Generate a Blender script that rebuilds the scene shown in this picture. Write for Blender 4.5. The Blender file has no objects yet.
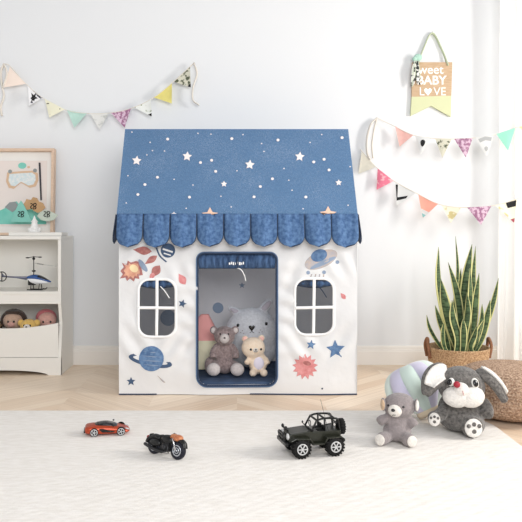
import bpy, math, random
from mathutils import Vector, Matrix, Euler
random.seed(7)
PI = math.pi
S = bpy.context.scene
COL = S.collection

# ---------------------------------------------------------------- camera
F = 690.0; CX = 237.0; CY = 230.0; H = 0.8376      # focal length in pixels, principal point, eye height
cd = bpy.data.cameras.new('camera'); cam = bpy.data.objects.new('camera', cd); COL.objects.link(cam)
cam.location = (0, 0, H); cam.rotation_euler = (PI/2, 0, 0)
cd.sensor_width = 36; cd.lens = 36*F/522; cd.shift_x = (261-CX)/522; cd.shift_y = -(261-CY)/522
cd.clip_start = 0.05
S.camera = cam
S.view_settings.view_transform = 'Standard'; S.view_settings.look = 'None'
S.view_settings.gamma = 1; S.view_settings.use_curve_mapping = False
S.view_settings.exposure = 0.0

# ---------------------------------------------------------------- sky, daylight and an added fill lamp
w = bpy.data.worlds.new('sky'); S.world = w; w.use_nodes = True
bg = w.node_tree.nodes['Background']; bg.inputs[0].default_value = (0.97, 0.98, 1.0, 1); bg.inputs[1].default_value = 0.45
def area(name, loc, rot, sx, sy, power, col):
    l = bpy.data.lights.new(name, 'AREA'); l.shape = 'RECTANGLE'; l.size = sx; l.size_y = sy
    l.energy = power; l.color = col
    o = bpy.data.objects.new(name, l); o.location = loc; o.rotation_euler = rot; COL.objects.link(o); return o
# daylight through the tall window in the right-hand wall, and through the window behind the sheer curtain
WX = 3.1
WIN_Y0, WIN_Y1, WIN_Z0, WIN_Z1 = 2.0, 2.75, 1.0, 2.2
area('window_daylight', (WX-.03, (WIN_Y0+WIN_Y1)/2, (WIN_Z0+WIN_Z1)/2), (0, PI/2, 0), WIN_Z1-WIN_Z0, WIN_Y1-WIN_Y0, 72, (1.0, 0.965, 0.92))
# unseen fill lamp added behind the camera to brighten the fronts of things
area('added_front_fill', (.65, -1.1, 2.0), (math.radians(79), 0, math.radians(7)), 2.4, 1.6, 116, (0.99, 0.99, 1.0))
BW0, BW1, BZ0, BZ1 = 1.66, 2.66, 0.25, 2.42
area('curtain_window_daylight', ((BW0+BW1)/2, 4.38, (BZ0+BZ1)/2), (-PI/2, 0, 0), BW1-BW0, BZ1-BZ0, 16, (1.0, 0.99, 0.97))

# ---------------------------------------------------------------- helpers
def lin(c):
    c = c/255
    return c/12.92 if c <= .04045 else ((c+.055)/1.055)**2.4
def rgb(r, g, b): return (lin(r), lin(g), lin(b), 1)
def P(px, py, D): return Vector(((px-CX)*D/F, D, H-(py-CY)*D/F))

MATS = {}
def mat(name, col, rough=.8, var=.0, vscale=8, bump=.0, bscale=60, metal=0, trans=0, spec=.3, col2=None, stretch=None, sheen=0, thr=None, bdist=.01):
    """plain material with noise variation (towards col2 or darker) and noise bump"""
    if name in MATS: return MATS[name]
    m = bpy.data.materials.new(name); m.use_nodes = True; MATS[name] = m
    nt = m.node_tree; N = nt.nodes; L = nt.links; b = N['Principled BSDF']
    b.inputs['Roughness'].default_value = rough; b.inputs['Metallic'].default_value = metal
    b.inputs['Specular IOR Level'].default_value = spec
    if sheen: b.inputs['Sheen Weight'].default_value = sheen
    b.inputs['Base Color'].default_value = col
    tc = N.new('ShaderNodeTexCoord'); src = tc.outputs['Object']
    if stretch:
        mp = N.new('ShaderNodeMapping'); mp.inputs['Scale'].default_value = stretch
        L.new(src, mp.inputs['Vector']); src = mp.outputs['Vector']
    if var or col2:
        n = N.new('ShaderNodeTexNoise'); n.inputs['Scale'].default_value = vscale; n.inputs['Detail'].default_value = 4
        L.new(src, n.inputs['Vector'])
        r = N.new('ShaderNodeValToRGB'); L.new(n.outputs['Fac'], r.inputs['Fac'])
        lo, hi = thr if thr else (.32, .68)
        r.color_ramp.elements[0].position = lo; r.color_ramp.elements[1].position = hi
        c2 = col2 if col2 else tuple(x*(1-var) for x in col[:3])+(1,)
        r.color_ramp.elements[0].color = c2; r.color_ramp.elements[1].color = col
        L.new(r.outputs['Color'], b.inputs['Base Color']); cs = r.outputs['Color']
    else: cs = None
    if bump:
        n2 = N.new('ShaderNodeTexNoise'); n2.inputs['Scale'].default_value = bscale; n2.inputs['Detail'].default_value = 5
        L.new(src, n2.inputs['Vector'])
        bp = N.new('ShaderNodeBump'); bp.inputs['Strength'].default_value = bump; bp.inputs['Distance'].default_value = bdist
        L.new(n2.outputs['Fac'], bp.inputs['Height']); L.new(bp.outputs['Normal'], b.inputs['Normal'])
    if trans:
        t = N.new('ShaderNodeBsdfTranslucent'); t.inputs['Color'].default_value = col
        if cs: L.new(cs, t.inputs['Color'])
        mx = N.new('ShaderNodeMixShader'); mx.inputs[0].default_value = trans
        L.new(b.outputs[0], mx.inputs[1]); L.new(t.outputs[0], mx.inputs[2])
        L.new(mx.outputs[0], N['Material Output'].inputs['Surface'])
    return m

class MB:
    def __init__(s): s.v = []; s.f = []; s.mi = []
    def add(s, vs, fs, mi=0, M=None):
        o = len(s.v)
        s.v += [(M @ Vector(p)) if M else Vector(p) for p in vs]
        s.f += [tuple(i+o for i in f) for f in fs]; s.mi += [mi]*len(fs); return s
    def box(s, lo, hi, mi=0, M=None):
        (a, b, c), (d, e, f) = lo, hi
        vs = [(a,b,c),(d,b,c),(d,e,c),(a,e,c),(a,b,f),(d,b,f),(d,e,f),(a,e,f)]
        return s.add(vs, [(3,2,1,0),(4,5,6,7),(0,1,5,4),(1,2,6,5),(2,3,7,6),(3,0,4,7)], mi, M)
    def ell(s, c, r, R=None, seg=20, ring=12, mi=0):
        if not hasattr(r, '__len__'): r = (r, r, r)
        M = Matrix.Translation(Vector(c)) @ (R.to_4x4() if R else Matrix())
        vs = [(0,0,r[2])]
        for i in range(1, ring):
            t = PI*i/ring
            for j in range(seg):
                a = 2*PI*j/seg; vs.append((r[0]*math.sin(t)*math.cos(a), r[1]*math.sin(t)*math.sin(a), r[2]*math.cos(t)))
        vs.append((0,0,-r[2])); n = len(vs)-1; fs = []
        for j in range(seg): fs.append((0, 1+j, 1+(j+1)%seg))
        for i in range(ring-2):
            for j in range(seg):
                a = 1+i*seg+j; b = 1+i*seg+(j+1)%seg; fs.append((a, a+seg, b+seg, b))
        k = 1+(ring-2)*seg
        for j in range(seg): fs.append((k+j, n, k+(j+1)%seg))
        return s.add(vs, fs, mi, M)
    def tube(s, pts, r, seg=8, mi=0, closed=False, M=None, flat=1.0):
        pts = [Vector(p) for p in pts]; n = len(pts)
        rs = r if hasattr(r, '__len__') else [r]*n
        vs = []; up = None
        for i, p in enumerate(pts):
            if closed: t = (pts[(i+1)%n]-pts[i-1])
            else: t = pts[min(i+1, n-1)]-pts[max(i-1, 0)]
            t.normalize()
            if up is None: up = Vector((0,0,1)) if abs(t.z) < .9 else Vector((1,0,0))
            a = t.cross(up)
            if a.length < 1e-5: a = t.cross(Vector((0,1,0)))
            a.normalize(); b = a.cross(t).normalized(); up = b
            for j in range(seg):
                q = 2*PI*j/seg; vs.append(p+(a*math.cos(q)+b*math.sin(q)*flat)*rs[i])
        fs = []
        for i in range(n if closed else n-1):
            for j in range(seg):
                A = i*seg+j; B = i*seg+(j+1)%seg; C = ((i+1)%n)*seg+(j+1)%seg; D = ((i+1)%n)*seg+j
                fs.append((A, B, C, D))
        if not closed:
            fs.append(tuple(range(seg-1, -1, -1))); fs.append(tuple((n-1)*seg+j for j in range(seg)))
        return s.add(vs, fs, mi, M)
    def lathe(s, prof, seg=32, mi=0, M=None, fn=None):
        vs = []; n = len(prof)
        for i, (r, z) in enumerate(prof):
            for j in range(seg):
                a = 2*PI*j/seg; rr = r if fn is None else fn(r, i/(n-1), a)
                vs.append((rr*math.cos(a), rr*math.sin(a), z))
        fs = []
        for i in range(n-1):
            for j in range(seg):
                A = i*seg+j; B = i*seg+(j+1)%seg; fs.append((A, B, B+seg, A+seg))
        fs.append(tuple(range(seg-1, -1, -1))); fs.append(tuple((n-1)*seg+j for j in range(seg)))
        return s.add(vs, fs, mi, M)
    def prism(s, out, d0, d1, fn, mi=0):
        """outline (a,b) extruded from d0 to d1; fn(a,b,d) gives the point"""
        n = len(out)
        vs = [fn(a, b, d0) for a, b in out]+[fn(a, b, d1) for a, b in out]
        fs = [tuple(range(n-1, -1, -1)), tuple(range(n, 2*n))]+[(i, (i+1)%n, n+(i+1)%n, n+i) for i in range(n)]
        return s.add(vs, fs, mi)
    def ring(s, outer, inner, d0, d1, fn, mi=0):
        n = len(outer)
        vs = [fn(a, b, d) for d in (d0, d1) for o in (outer, inner) for a, b in o]
        fs = []
        for i in range(n):
            j = (i+1)%n
            fs += [(i, j, n+j, n+i), (2*n+i, 3*n+i, 3*n+j, 2*n+j), (i, 2*n+i, 2*n+j, j), (n+i, n+j, 3*n+j, 3*n+i)]
        return s.add(vs, fs, mi)
    def grid(s, nu, nv, fn, mi=0, keep=None):
        vs = [fn(i/nu, j/nv) for j in range(nv+1) for i in range(nu+1)]; fs = []
        for j in range(nv):
            for i in range(nu):
                if keep and not keep((i+.5)/nu, (j+.5)/nv): continue
                a = j*(nu+1)+i; fs.append((a, a+1, a+nu+2, a+nu+1))
        return s.add(vs, fs, mi)
    def poly(s, pts, fn, mi=0, rings=4, c=None):
        """filled star-shaped outline, tessellated in rings so that it follows a curved surface"""
        n = len(pts)
        if c is None: c = (sum(p[0] for p in pts)/n, sum(p[1] for p in pts)/n)
        vs = [fn(*c)]
        for k in range(1, rings+1):
            t = k/rings; vs += [fn(c[0]+(p[0]-c[0])*t, c[1]+(p[1]-c[1])*t) for p in pts]
        fs = [(0, 1+i, 1+(i+1)%n) for i in range(n)]
        for k in range(rings-1):
            for i in range(n):
                a = 1+k*n+i; b = 1+k*n+(i+1)%n; fs.append((a, a+n, b+n, b))
        return s.add(vs, fs, mi)
    def build(s, name, m, parent=None, smooth=True, world=False, bevel=0, solid=0, remesh=0, subsurf=0):
        off = Vector((0,0,0))
        if world:
            q = parent
            while q: off += q.location; q = q.parent
        me = bpy.data.meshes.new(name); me.from_pydata([v-off for v in s.v], [], s.f)
        for x in (m if isinstance(m, (list, tuple)) else [m]): me.materials.append(x)
        me.polygons.foreach_set('material_index', s.mi); me.polygons.foreach_set('use_smooth', [smooth]*len(s.f))
        me.update()
        o = bpy.data.objects.new(name, me); COL.objects.link(o); o.parent = parent
        if remesh:
            r = o.modifiers.new('r', 'REMESH'); r.mode = 'VOXEL'; r.voxel_size = remesh; r.use_smooth_shade = True
            q = o.modifiers.new('s', 'SMOOTH'); q.iterations = 2; q.factor = .5
        if bevel:
            b = o.modifiers.new('b', 'BEVEL'); b.width = bevel; b.segments = 2; b.limit_method = 'ANGLE'
        if solid:
            d = o.modifiers.new('d', 'SOLIDIFY'); d.thickness = solid; d.offset = 0
        if subsurf:
            d = o.modifiers.new('u', 'SUBSURF'); d.levels = subsurf; d.render_levels = subsurf
        return o

def tag(o, label, cat, group=None):
    o['label'] = label; o['category'] = cat
    if group: o['group'] = group
    return o
def thing(name, label, cat, loc=(0,0,0), rz=0, group=None, rot=None):
    o = bpy.data.objects.new(name, None); COL.objects.link(o); o.empty_display_size = .05
    o.location = loc; o.rotation_euler = rot if rot else (0, 0, rz)
    return tag(o, label, cat, group)
def struct(o): o['kind'] = 'structure'; return o
def lab(o, text): o['label'] = text; return o
def rrect(x0, x1, z0, z1, rt, rb=None, n=7):
    rb = rt if rb is None else rb; pts = []
    for cx, cz, r, a0 in ((x1-rb, z0+rb, rb, -PI/2), (x1-rt, z1-rt, rt, 0), (x0+rt, z1-rt, rt, PI/2), (x0+rb, z0+rb, rb, PI)):
        for i in range(n+1):
            a = a0+PI/2*i/n; pts.append((cx+r*math.cos(a), cz+r*math.sin(a)))
    return pts
def starpts(cx, cy, r, k=.45, n=5, rot=0):
    return [(cx+(r if i%2 == 0 else r*k)*math.sin(rot+PI*i/n), cy-(r if i%2 == 0 else r*k)*math.cos(rot+PI*i/n)) for i in range(2*n)]
def circ(cx, cy, rx, ry=None, n=20, tilt=0):
    ry = rx if ry is None else ry; ct, st = math.cos(tilt), math.sin(tilt)
    return [(cx+rx*math.cos(2*PI*i/n)*ct-ry*math.sin(2*PI*i/n)*st, cy+rx*math.cos(2*PI*i/n)*st+ry*math.sin(2*PI*i/n)*ct) for i in range(n)]
def bez(pts, n=24):
    """smooth path through points (Catmull-Rom)"""
    pts = [Vector(p) for p in pts]; q = [pts[0]*2-pts[1]]+pts+[pts[-1]*2-pts[-2]]; out = []; segs = len(pts)-1
    for k in range(n+1):
        t = k/n*segs; i = min(int(t), segs-1); u = t-i; a, b, c, d = q[i:i+4]
        out.append(.5*((2*b)+(c-a)*u+(2*a-5*b+4*c-d)*u*u+(3*b-a-3*c+d)*u**3))
    return out
def dirv(az, el): return Vector((math.sin(az)*math.cos(el), -math.cos(az)*math.cos(el), math.sin(el)))
def on_ell(c, r, az, el):
    d = dirv(math.radians(az), math.radians(el))
    t = 1/math.sqrt((d.x/r[0])**2+(d.y/r[1])**2+(d.z/r[2])**2)
    p = Vector(c)+d*t
    nrm = Vector((d.x*t/r[0]**2, d.y*t/r[1]**2, d.z*t/r[2]**2)).normalized()
    return p, nrm
def on_xz(c, r, x, z):
    y = -r[1]*math.sqrt(max(0, 1-(x/r[0])**2-(z/r[2])**2)); n = Vector((x/r[0]**2, y/r[1]**2, z/r[2]**2)).normalized()
    return Vector(c)+Vector((x, y, z)), n
def facing(n): return n.to_track_quat('Z', 'Y').to_matrix()

# ---------------------------------------------------------------- shared materials
M_wall = mat('wall_paint', rgb(229, 231, 233), .9, bump=.03, bscale=40)
M_trim = mat('trim_paint', rgb(238, 234, 228), .5)
M_white = mat('cabinet_paint', rgb(235, 233, 227), .45)
M_black = mat('black_plastic', rgb(11, 11, 12), .35, spec=.5)
M_rubber = mat('black_rubber', rgb(17, 16, 16), .75, bump=.2, bscale=300)
M_chrome = mat('chrome', rgb(205, 205, 208), .22, metal=1)
M_silver = mat('silver_plastic', rgb(196, 196, 196), .35, spec=.5)
M_eye = mat('eye_black', rgb(14, 13, 14), .15, spec=.6)
M_string = mat('bunting_tape', rgb(226, 220, 210), .9)

# ================================================================ the room
WALL = 4.30
o = MB().box((-4.5, WALL, 0), (BW0, WALL+.12, 2.75)).box((BW1, WALL, 0), (WX+.1, WALL+.12, 2.75)).box((BW0, WALL, 0), (BW1, WALL+.12, BZ0)).box((BW0, WALL, BZ1), (BW1, WALL+.12, 2.75)).build('wall_back', M_wall, smooth=False); struct(o)
# right-hand wall with a tall window opening
mb = MB()
mb.box((WX, .2, 0), (WX+.12, WIN_Y0, 2.75)).box((WX, WIN_Y1, 0), (WX+.12, WALL, 2.75))
mb.box((WX, WIN_Y0, 0), (WX+.12, WIN_Y1, WIN_Z0)).box((WX, WIN_Y0, WIN_Z1), (WX+.12, WIN_Y1, 2.75))
struct(mb.build('wall_right', M_wall, smooth=False))

struct(MB().box((-2.62, .2, 0), (-2.5, WALL, 2.75)).build('added_wall_left', M_wall, smooth=False))  # unseen side wall, added to block sky light coming from the left

def floor_mat():
    m = bpy.data.materials.new('chevron_oak'); m.use_nodes = True; nt = m.node_tree; N = nt.nodes; L = nt.links
    b = N['Principled BSDF']; b.inputs['Roughness'].default_value = .42; b.inputs['Specular IOR Level'].default_value = .35
    tc = N.new('ShaderNodeTexCoord'); sp = N.new('ShaderNodeSeparateXYZ'); L.new(tc.outputs['Object'], sp.inputs[0])
    def mt(op, a, bb=None, c=None):
        n = N.new('ShaderNodeMath'); n.operation = op
        for k, x in enumerate((a, bb, c)):
            if x is None: continue
            if isinstance(x, (int, float)): n.inputs[k].default_value = x
            else: L.new(x, n.inputs[k])
        return n.outputs[0]
    pp = mt('PINGPONG', sp.outputs['X'], .42)
    v = mt('DIVIDE', mt('ADD', sp.outputs['Y'], pp), .115)
    row = mt('FLOOR', v); colm = mt('FLOOR', mt('DIVIDE', sp.outputs['X'], .42))
    cb = N.new('ShaderNodeCombineXYZ'); L.new(row, cb.inputs[0]); L.new(colm, cb.inputs[1])
    wn = N.new('ShaderNodeTexWhiteNoise'); L.new(cb.outputs[0], wn.inputs['Vector'])
    r = N.new('ShaderNodeValToRGB'); L.new(wn.outputs['Value'], r.inputs['Fac'])
    r.color_ramp.elements[0].color = rgb(232, 208, 182); r.color_ramp.elements[1].color = rgb(248, 230, 208)
    # grain along each plank
    g = N.new('ShaderNodeTexNoise'); g.inputs['Scale'].default_value = 1; g.inputs['Detail'].default_value = 5
    cg = N.new('ShaderNodeCombineXYZ'); L.new(mt('MULTIPLY', v, 9), cg.inputs[0]); L.new(mt('MULTIPLY', sp.outputs['X'], 3.2), cg.inputs[1]); L.new(wn.outputs['Value'], cg.inputs[2])
    L.new(cg.outputs[0], g.inputs['Vector'])
    gm = N.new('ShaderNodeMix'); gm.data_type = 'RGBA'; gm.blend_type = 'MULTIPLY'
    gr = N.new('ShaderNodeValToRGB'); L.new(g.outputs['Fac'], gr.inputs['Fac'])
    gr.color_ramp.elements[0].position = .3; gr.color_ramp.elements[0].color = (.72, .66, .6, 1); gr.color_ramp.elements[1].position = .62; gr.color_ramp.elements[1].color = (1, 1, 1, 1)
    gm.inputs[0].default_value = .45; L.new(r.outputs[0], gm.inputs[6]); L.new(gr.outputs[0], gm.inputs[7])
    fr = mt('FRACT', v); seam = mt('LESS_THAN', fr, .035)
    sm = N.new('ShaderNodeMix'); sm.data_type = 'RGBA'; L.new(mt('MULTIPLY', seam, .22), sm.inputs[0]); L.new(gm.outputs[2], sm.inputs[6]); sm.inputs[7].default_value = rgb(120, 95, 75)
    L.new(sm.outputs[2], b.inputs['Base Color'])
    return m
struct(MB().box((-4.5, .2, -.1), (WX, WALL, 0)).build('floor', floor_mat(), smooth=False))

# baseboard along the back wall: moulded profile
prof = [(0, 0), (.016, 0), (.016, .082), (.013, .088), (.013, .094), (.009, .098), (.009, .108), (.005, .116), (0, .118)]
mb = MB(); n = len(prof)
vs = [(x, WALL-d, z) for x in (-4.5, WX) for d, z in prof]
mb.add(vs, [(i, i+1, n+i+1, n+i) for i in range(n-1)]+[tuple(range(n)), tuple(range(2*n-1, n-1, -1))])
struct(mb.build('baseboard_back', M_trim, smooth=False))
# frame of the window in the right wall
mb = MB()
for y in (WIN_Y0, (WIN_Y0+WIN_Y1)/2, WIN_Y1): mb.box((WX+.02, y-.025, WIN_Z0), (WX+.08, y+.025, WIN_Z1))
for z in (WIN_Z0, WIN_Z1): mb.box((WX+.02, WIN_Y0, z-.03), (WX+.08, WIN_Y1, z+.03))
struct(mb.build('window_1', M_trim, smooth=False))

mb = MB()
for x in (BW0+.02, (BW0+BW1)/2, BW1-.02): mb.box((x-.02, WALL+.02, BZ0), (x+.02, WALL+.06, BZ1))
for z in (BZ0+.02, BZ1-.02): mb.box((BW0, WALL+.02, z-.02), (BW1, WALL+.06, z+.02))
struct(mb.build('window_2', M_trim, smooth=False))

# sheer curtain hanging at the right
M_curtain = mat('sheer_curtain', rgb(247, 246, 244), .9, trans=.4, bump=.05, bscale=200)
def curt(u, v):
    x = 1.562+u*1.15+.028*v+.004*math.sin(v*5+u*20)
    y = 4.13+.030*math.sin(u*60+.5*math.sin(v*3))+.014*math.sin(u*141+1)
    return (x-.012*(1-v)*math.sin(u*9), y, .012+v*2.5)
c = thing('curtain', 'white sheer curtain hanging in soft folds at the right edge of the back wall', 'curtain', (2.0, 4.13, 0))
MB().grid(280, 24, curt).build('drape', M_curtain, c, world=True)
MB().tube([(1.5, 4.13, 2.53), (2.85, 4.13, 2.53)], .012).build('curtain_rod', M_chrome, c, world=True)

# ================================================================ rug
def rug_mat():
    m = mat('rug_wool', rgb(244, 240, 235), .95, vscale=22, col2=rgb(234, 229, 222), stretch=(1, 3.5, 1))
    nt = m.node_tree; N = nt.nodes; L = nt.links; b = N['Principled BSDF']
    tc = N.new('ShaderNodeTexCoord'); mp = N.new('ShaderNodeMapping'); mp.inputs['Rotation'].default_value = (0, 0, .9)
    L.new(tc.outputs['Object'], mp.inputs[0])
    wv = N.new('ShaderNodeTexWave'); wv.inputs['Scale'].default_value = 9; wv.inputs['Distortion'].default_value = 2.5; wv.inputs['Detail'].default_value = 2
    L.new(mp.outputs[0], wv.inputs['Vector'])
    n = N.new('ShaderNodeTexNoise'); n.inputs['Scale'].default_value = 170; n.inputs['Detail'].default_value = 3; L.new(tc.outputs['Object'], n.inputs['Vector'])
    ad = N.new('ShaderNodeMath'); ad.operation = 'MULTIPLY_ADD'; L.new(wv.outputs['Fac'], ad.inputs[0]); ad.inputs[1].default_value = .3; L.new(n.outputs['Fac'], ad.inputs[2])
    bp = N.new('ShaderNodeBump'); bp.inputs['Strength'].default_value = .4; bp.inputs['Distance'].default_value = .005
    L.new(ad.outputs[0], bp.inputs['Height']); L.new(bp.outputs[0], b.inputs['Normal'])
    return m
rug_out = rrect(-1.75, 1.09, 1.55, 3.16, .27, n=12)
o = MB().prism(rug_out, 0.0005, .012, lambda a, b, d: (a, b, d)).build('rug', rug_mat(), smooth=False, bevel=.004)
tag(o, 'large off-white woven rug with rounded corner lying on the wooden floor', 'rug')
RUG = .012

# ================================================================ playhouse
HF = 3.5; HB = 4.08; HW0, HW1 = -.5986, .6087
EZ, EY = .918, 3.475; RZ, RY = 1.392, 3.79
def hx(px): return (px-CX)*HF/F
def hz(py): return H-(py-CY)*HF/F
house = thing('playhouse', 'white fabric play tent shaped like a house with blue starry roof', 'play tent', (0, 3.79, 0))
M_canvas = mat('white_canvas', rgb(243, 243, 243), .85, var=.03, vscale=3, bump=.5, bscale=6, trans=.18, bdist=.02)
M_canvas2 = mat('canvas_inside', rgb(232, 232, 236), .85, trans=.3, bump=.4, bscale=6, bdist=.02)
M_denim = mat('blue_print', rgb(110, 140, 176), .85, col2=rgb(76, 106, 146), vscale=60)
M_navy = mat('navy_binding', rgb(48, 62, 86), .8, bump=.1, bscale=300)
M_piping = mat('pale_blue_piping', rgb(98, 124, 158), .8)
M_rust = mat('rust_print', rgb(186, 130, 124), .85, col2=rgb(160, 98, 96), vscale=70)
M_red = mat('coral_print', rgb(220, 156, 154), .85, col2=rgb(204, 124, 126), vscale=60)
M_peach = mat('peach_print', rgb(228, 180, 150), .85, col2=rgb(212, 150, 128), vscale=60)
M_cream = mat('cream_print', rgb(244, 220, 176), .85)
M_greyp = mat('grey_print', rgb(172, 172, 180), .85, col2=rgb(196, 180, 168), vscale=50)
M_slate = mat('slate_print', rgb(140, 156, 178), .85)
M_ink = mat('navy_print', rgb(70, 90, 118), .85)
PR = [M_canvas, M_denim, M_rust, M_red, M_peach, M_cream, M_greyp, M_slate, M_ink, M_navy]
def wr(x, z):
    g = lambda a, b, c_, d: math.exp(-((x-a)/b)**2-((z-c_)/d)**2)
    q = (.0028*math.sin(9*x+13*z)+.0020*math.sin(21*x-7*z+1)+.0016*math.sin(5*x+31*z+2)+.004*math.sin(x*14)*math.exp(-z*5))
    # creases pulled from the window corners and the door seam
    for a, sg in ((-.42, 1), (.42, -1)):
        q += .0075*math.sin(52*(x*sg+.7*z))*g(a-.10*sg, .09, .27, .10)+.0075*math.sin(58*(x*sg-.8*z)+1)*g(a+.10*sg, .08, .25, .09)
        q += .0065*math.sin(60*(x*sg-.6*z))*g(a-.09*sg, .08, .66, .07)+.0065*math.sin(55*(x*sg+.5*z))*g(a+.12*sg, .07, .60, .10)
        q += .006*math.sin(70*z+9*x)*g(a*.6, .05, .42, .25)
    return q
DO = (hx(196.3), hx(277.7), hz(386.8), hz(252))       # door opening
WL = (hx(137.2), hx(177.2), hz(338), hz(278))         # left window
WR = (hx(293.6), hx(335), hz(336), hz(277.3))         # right window
def inside(x, z, R, ins, rt, rb):
    x0, x1, z0, z1 = R[0]+ins, R[1]-ins, R[2]+ins, R[3]-ins
    if not (x0 < x < x1 and z0 < z < z1): return False
    r = rt if z > (z0+z1)/2 else rb
    cx = min(max(x, x0+r), x1-r); cz = min(max(z, z0+r), z1-r)
    return (x-cx)**2+(z-cz)**2 < r*r
def keep(u, v):
    x = HW0+u*(HW1-HW0); z = v*.915
    return not (inside(x, z, DO, .008, .035, .05) or inside(x, z, WL, .008, .045, .05) or inside(x, z, WR, .008, .045, .05))
front = MB().grid(210, 160, lambda u, v: (HW0+u*(HW1-HW0), HF+wr(HW0+u*(HW1-HW0), v*.915), .003+v*.912), 0, keep)
def fp(off=.0018):
    return lambda px, py: (hx(px), HF+wr(hx(px), hz(py))-off, hz(py))
f1, f2, f3 = fp(), fp(.0026), fp(.0034)
def leaf(cx, cy, l, wd, a, mi, f=f1):
    pts = []
    for i in range(9): t = i/8; pts.append(((t-.5)*l, wd*math.sin(PI*t**1.3)))
    for i in range(7, 0, -1): t = i/8; pts.append(((t-.5)*l, -wd*math.sin(PI*t**1.3)))
    ca, sa = math.cos(a), math.sin(a)
    front.poly([(cx+x*ca-y*sa, cy+x*sa+y*ca) for x, y in pts], f, mi, 3, (cx, cy))
# rocket and its leaves, top left
leaf(142.5, 250.5, 19, 4.2, .1, 2); leaf(151, 260, 15, 3.2, -.6, 2); leaf(155.5, 271.5, 15, 4.4, -.95, 2)
leaf(182, 279, 13, 3.8, 1.0, 3); leaf(152, 276, 9, 2.4, -.9, 3)
rk = [(140, 262), (136, 261), (131, 262.5), (128, 260.5), (127, 264), (122, 263), (124, 267), (120.5, 271), (123, 274), (120, 278.5), (125.5, 277.5), (127, 281), (130, 278.5), (134, 281.5), (135.5, 278), (139.5, 279), (139, 275.5), (143, 275), (142, 269)]
front.poly(rk, f1, 2, 3, (132, 270))
front.poly([(132.5+(x-132.5)*.74, 269.5+(y-269.5)*.74) for x, y in rk], f2, 4, 3, (133, 269.5)); front.poly(circ(134, 268.5, 4.6, 3.6, 16, .5), f3, 5, 2)
front.poly(circ(143, 265.5, 2.6, 7.4, 16, -.62), f2, 7, 2)
front.poly(circ(168, 250.5, 7.2), f1, 8, 3)
front.poly([(163, 248), (173, 251.2), (172.6, 253), (162.6, 249.8)], f2, 0, 1); front.poly([(164, 252.5), (171, 254.8), (170.6, 256), (163.6, 253.8)], f2, 0, 1)
ant = bez([(156.5, 248, 0), (160, 256, 0), (166.5, 262, 0)], 10)
front.poly([(p.x-.7, p.y+.3) for p in ant]+[(p.x+.7, p.y-.3) for p in reversed(ant)], f1, 8, 1, (160, 255.6))
# star, ringed planet, comet
front.poly(starpts(182.5, 303.5, 4.4, .45, 5, .3), f1, 8, 2, (182.5, 303.5))
n = 40; tl = .2
ro = circ(150.5, 360.5, 22, 6, n, tl); ri = circ(150.5, 360, 17.5, 3.0, n, tl)
vs = [f1(*p) for p in ro]+[f1(*p) for p in ri]
front.add(vs, [(i, (i+1)%n, n+(i+1)%n, n+i) for i in range(n) if not 23 < i < 37], 8)
front.poly(circ(151.5, 358.5, 12.4, 12.6, 28), f2, 1, 4)
for i in (0, 1, 2, 3):   # lighter bands
    yy = 352+i*4.3; hw = math.sqrt(max(0, 11.2**2-(yy-358.5)**2))
    front.poly([(151.5-hw, yy-.9), (151.5+hw*.4, yy-.2), (151.5+hw, yy+.9), (151.5+hw*.2, yy+.7)], f3, 7, 1)
front.poly(starpts(131, 381.5, 4.6, .45), f1, 8, 2, (131, 381.5))
front.poly([(157, 375), (163, 380), (165.5, 382.5), (163.8, 382.6), (161.5, 380.8)], f1, 6, 1, (162, 380))
# saucer
front.poly(circ(321, 259.5, 17.5, 8.2, 28, -.4), f1, 6, 4); front.poly(circ(319, 255.5, 8.4, 6, 22, -.35), f2, 1, 3)
bandp = circ(323, 262.8, 14.5, 2.3, 20, -.42); front.poly(bandp, f2, 7, 2)
for a, b in ((337.6, 262.2), (308, 272.5), (324, 272.3)): front.poly(circ(a, b, 1.9), f1, 7, 2)
for k in range(4): front.poly([(311+k*4, 274), (312.2+k*4, 274), (311.2+k*4.3, 277), (310+k*4.3, 277)], f1, 6, 1)
leaf(343, 296, 8, 2.2, .9, 3)
# stars and sun, bottom right
front.poly(starpts(311, 344.6, 5, .45, 5, .15), f1, 1, 2, (311, 344.6)); front.poly(starpts(335.5, 349.5, 9.8, .46, 5, -.05), f1, 1, 3, (335.5, 349.5))
front.poly(starpts(305, 366.5, 13, .7, 13), f1, 3, 3, (305, 366.5)); front.poly(circ(305, 366.5, 9.4, 9, 26), f2, 3, 3)
front.poly(circ(307, 363, 4.2, 2.2, 16, .3), f3, 2, 2)
front.poly(circ(322, 388.3, .9), f1, 9, 1); front.poly(circ(333, 381, 4), f1, 0, 2)
# hem at the bottom
front.grid(120, 1, lambda u, v: (HW0+u*(HW1-HW0), HF+wr(HW0+u*(HW1-HW0), .01)-.003, .002+v*.006), 9, lambda u, v: u < .16 or u > .55)
front.build('front_panel', PR, house, world=True)
# side and back panels
for x, nm in ((HW0, 'side_panel'), (HW1, 'side_panel')):
    mb = MB(); mb.add([(x, HF, .002), (x, HB, .002), (x, HB, .912), (x, RY, RZ-.012), (x, HF, .912)], [(0, 1, 2, 3, 4)])
    mb.build(nm, M_canvas, house, world=True, solid=.002)
mb = MB().grid(40, 30, lambda u, v: (HW0+u*(HW1-HW0), HB+2*wr(HW0+u*(HW1-HW0)+3, v*.9), .002+v*.91))
def bk(px, py): x = (px-CX)*4.07/F; z = H-(py-CY)*4.07/F; return (x, HB+2*wr(x+3, z)-.004, z)
mb.poly(circ(218, 308, 5.4), bk, 1, 2); mb.poly(starpts(242, 285.5, 3.2), bk, 1, 2, (242, 285.5)); mb.poly(circ(168, 318, 8), bk, 1, 2)
mb.build('back_panel', [M_canvas2, M_slate], house, world=True)
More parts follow.
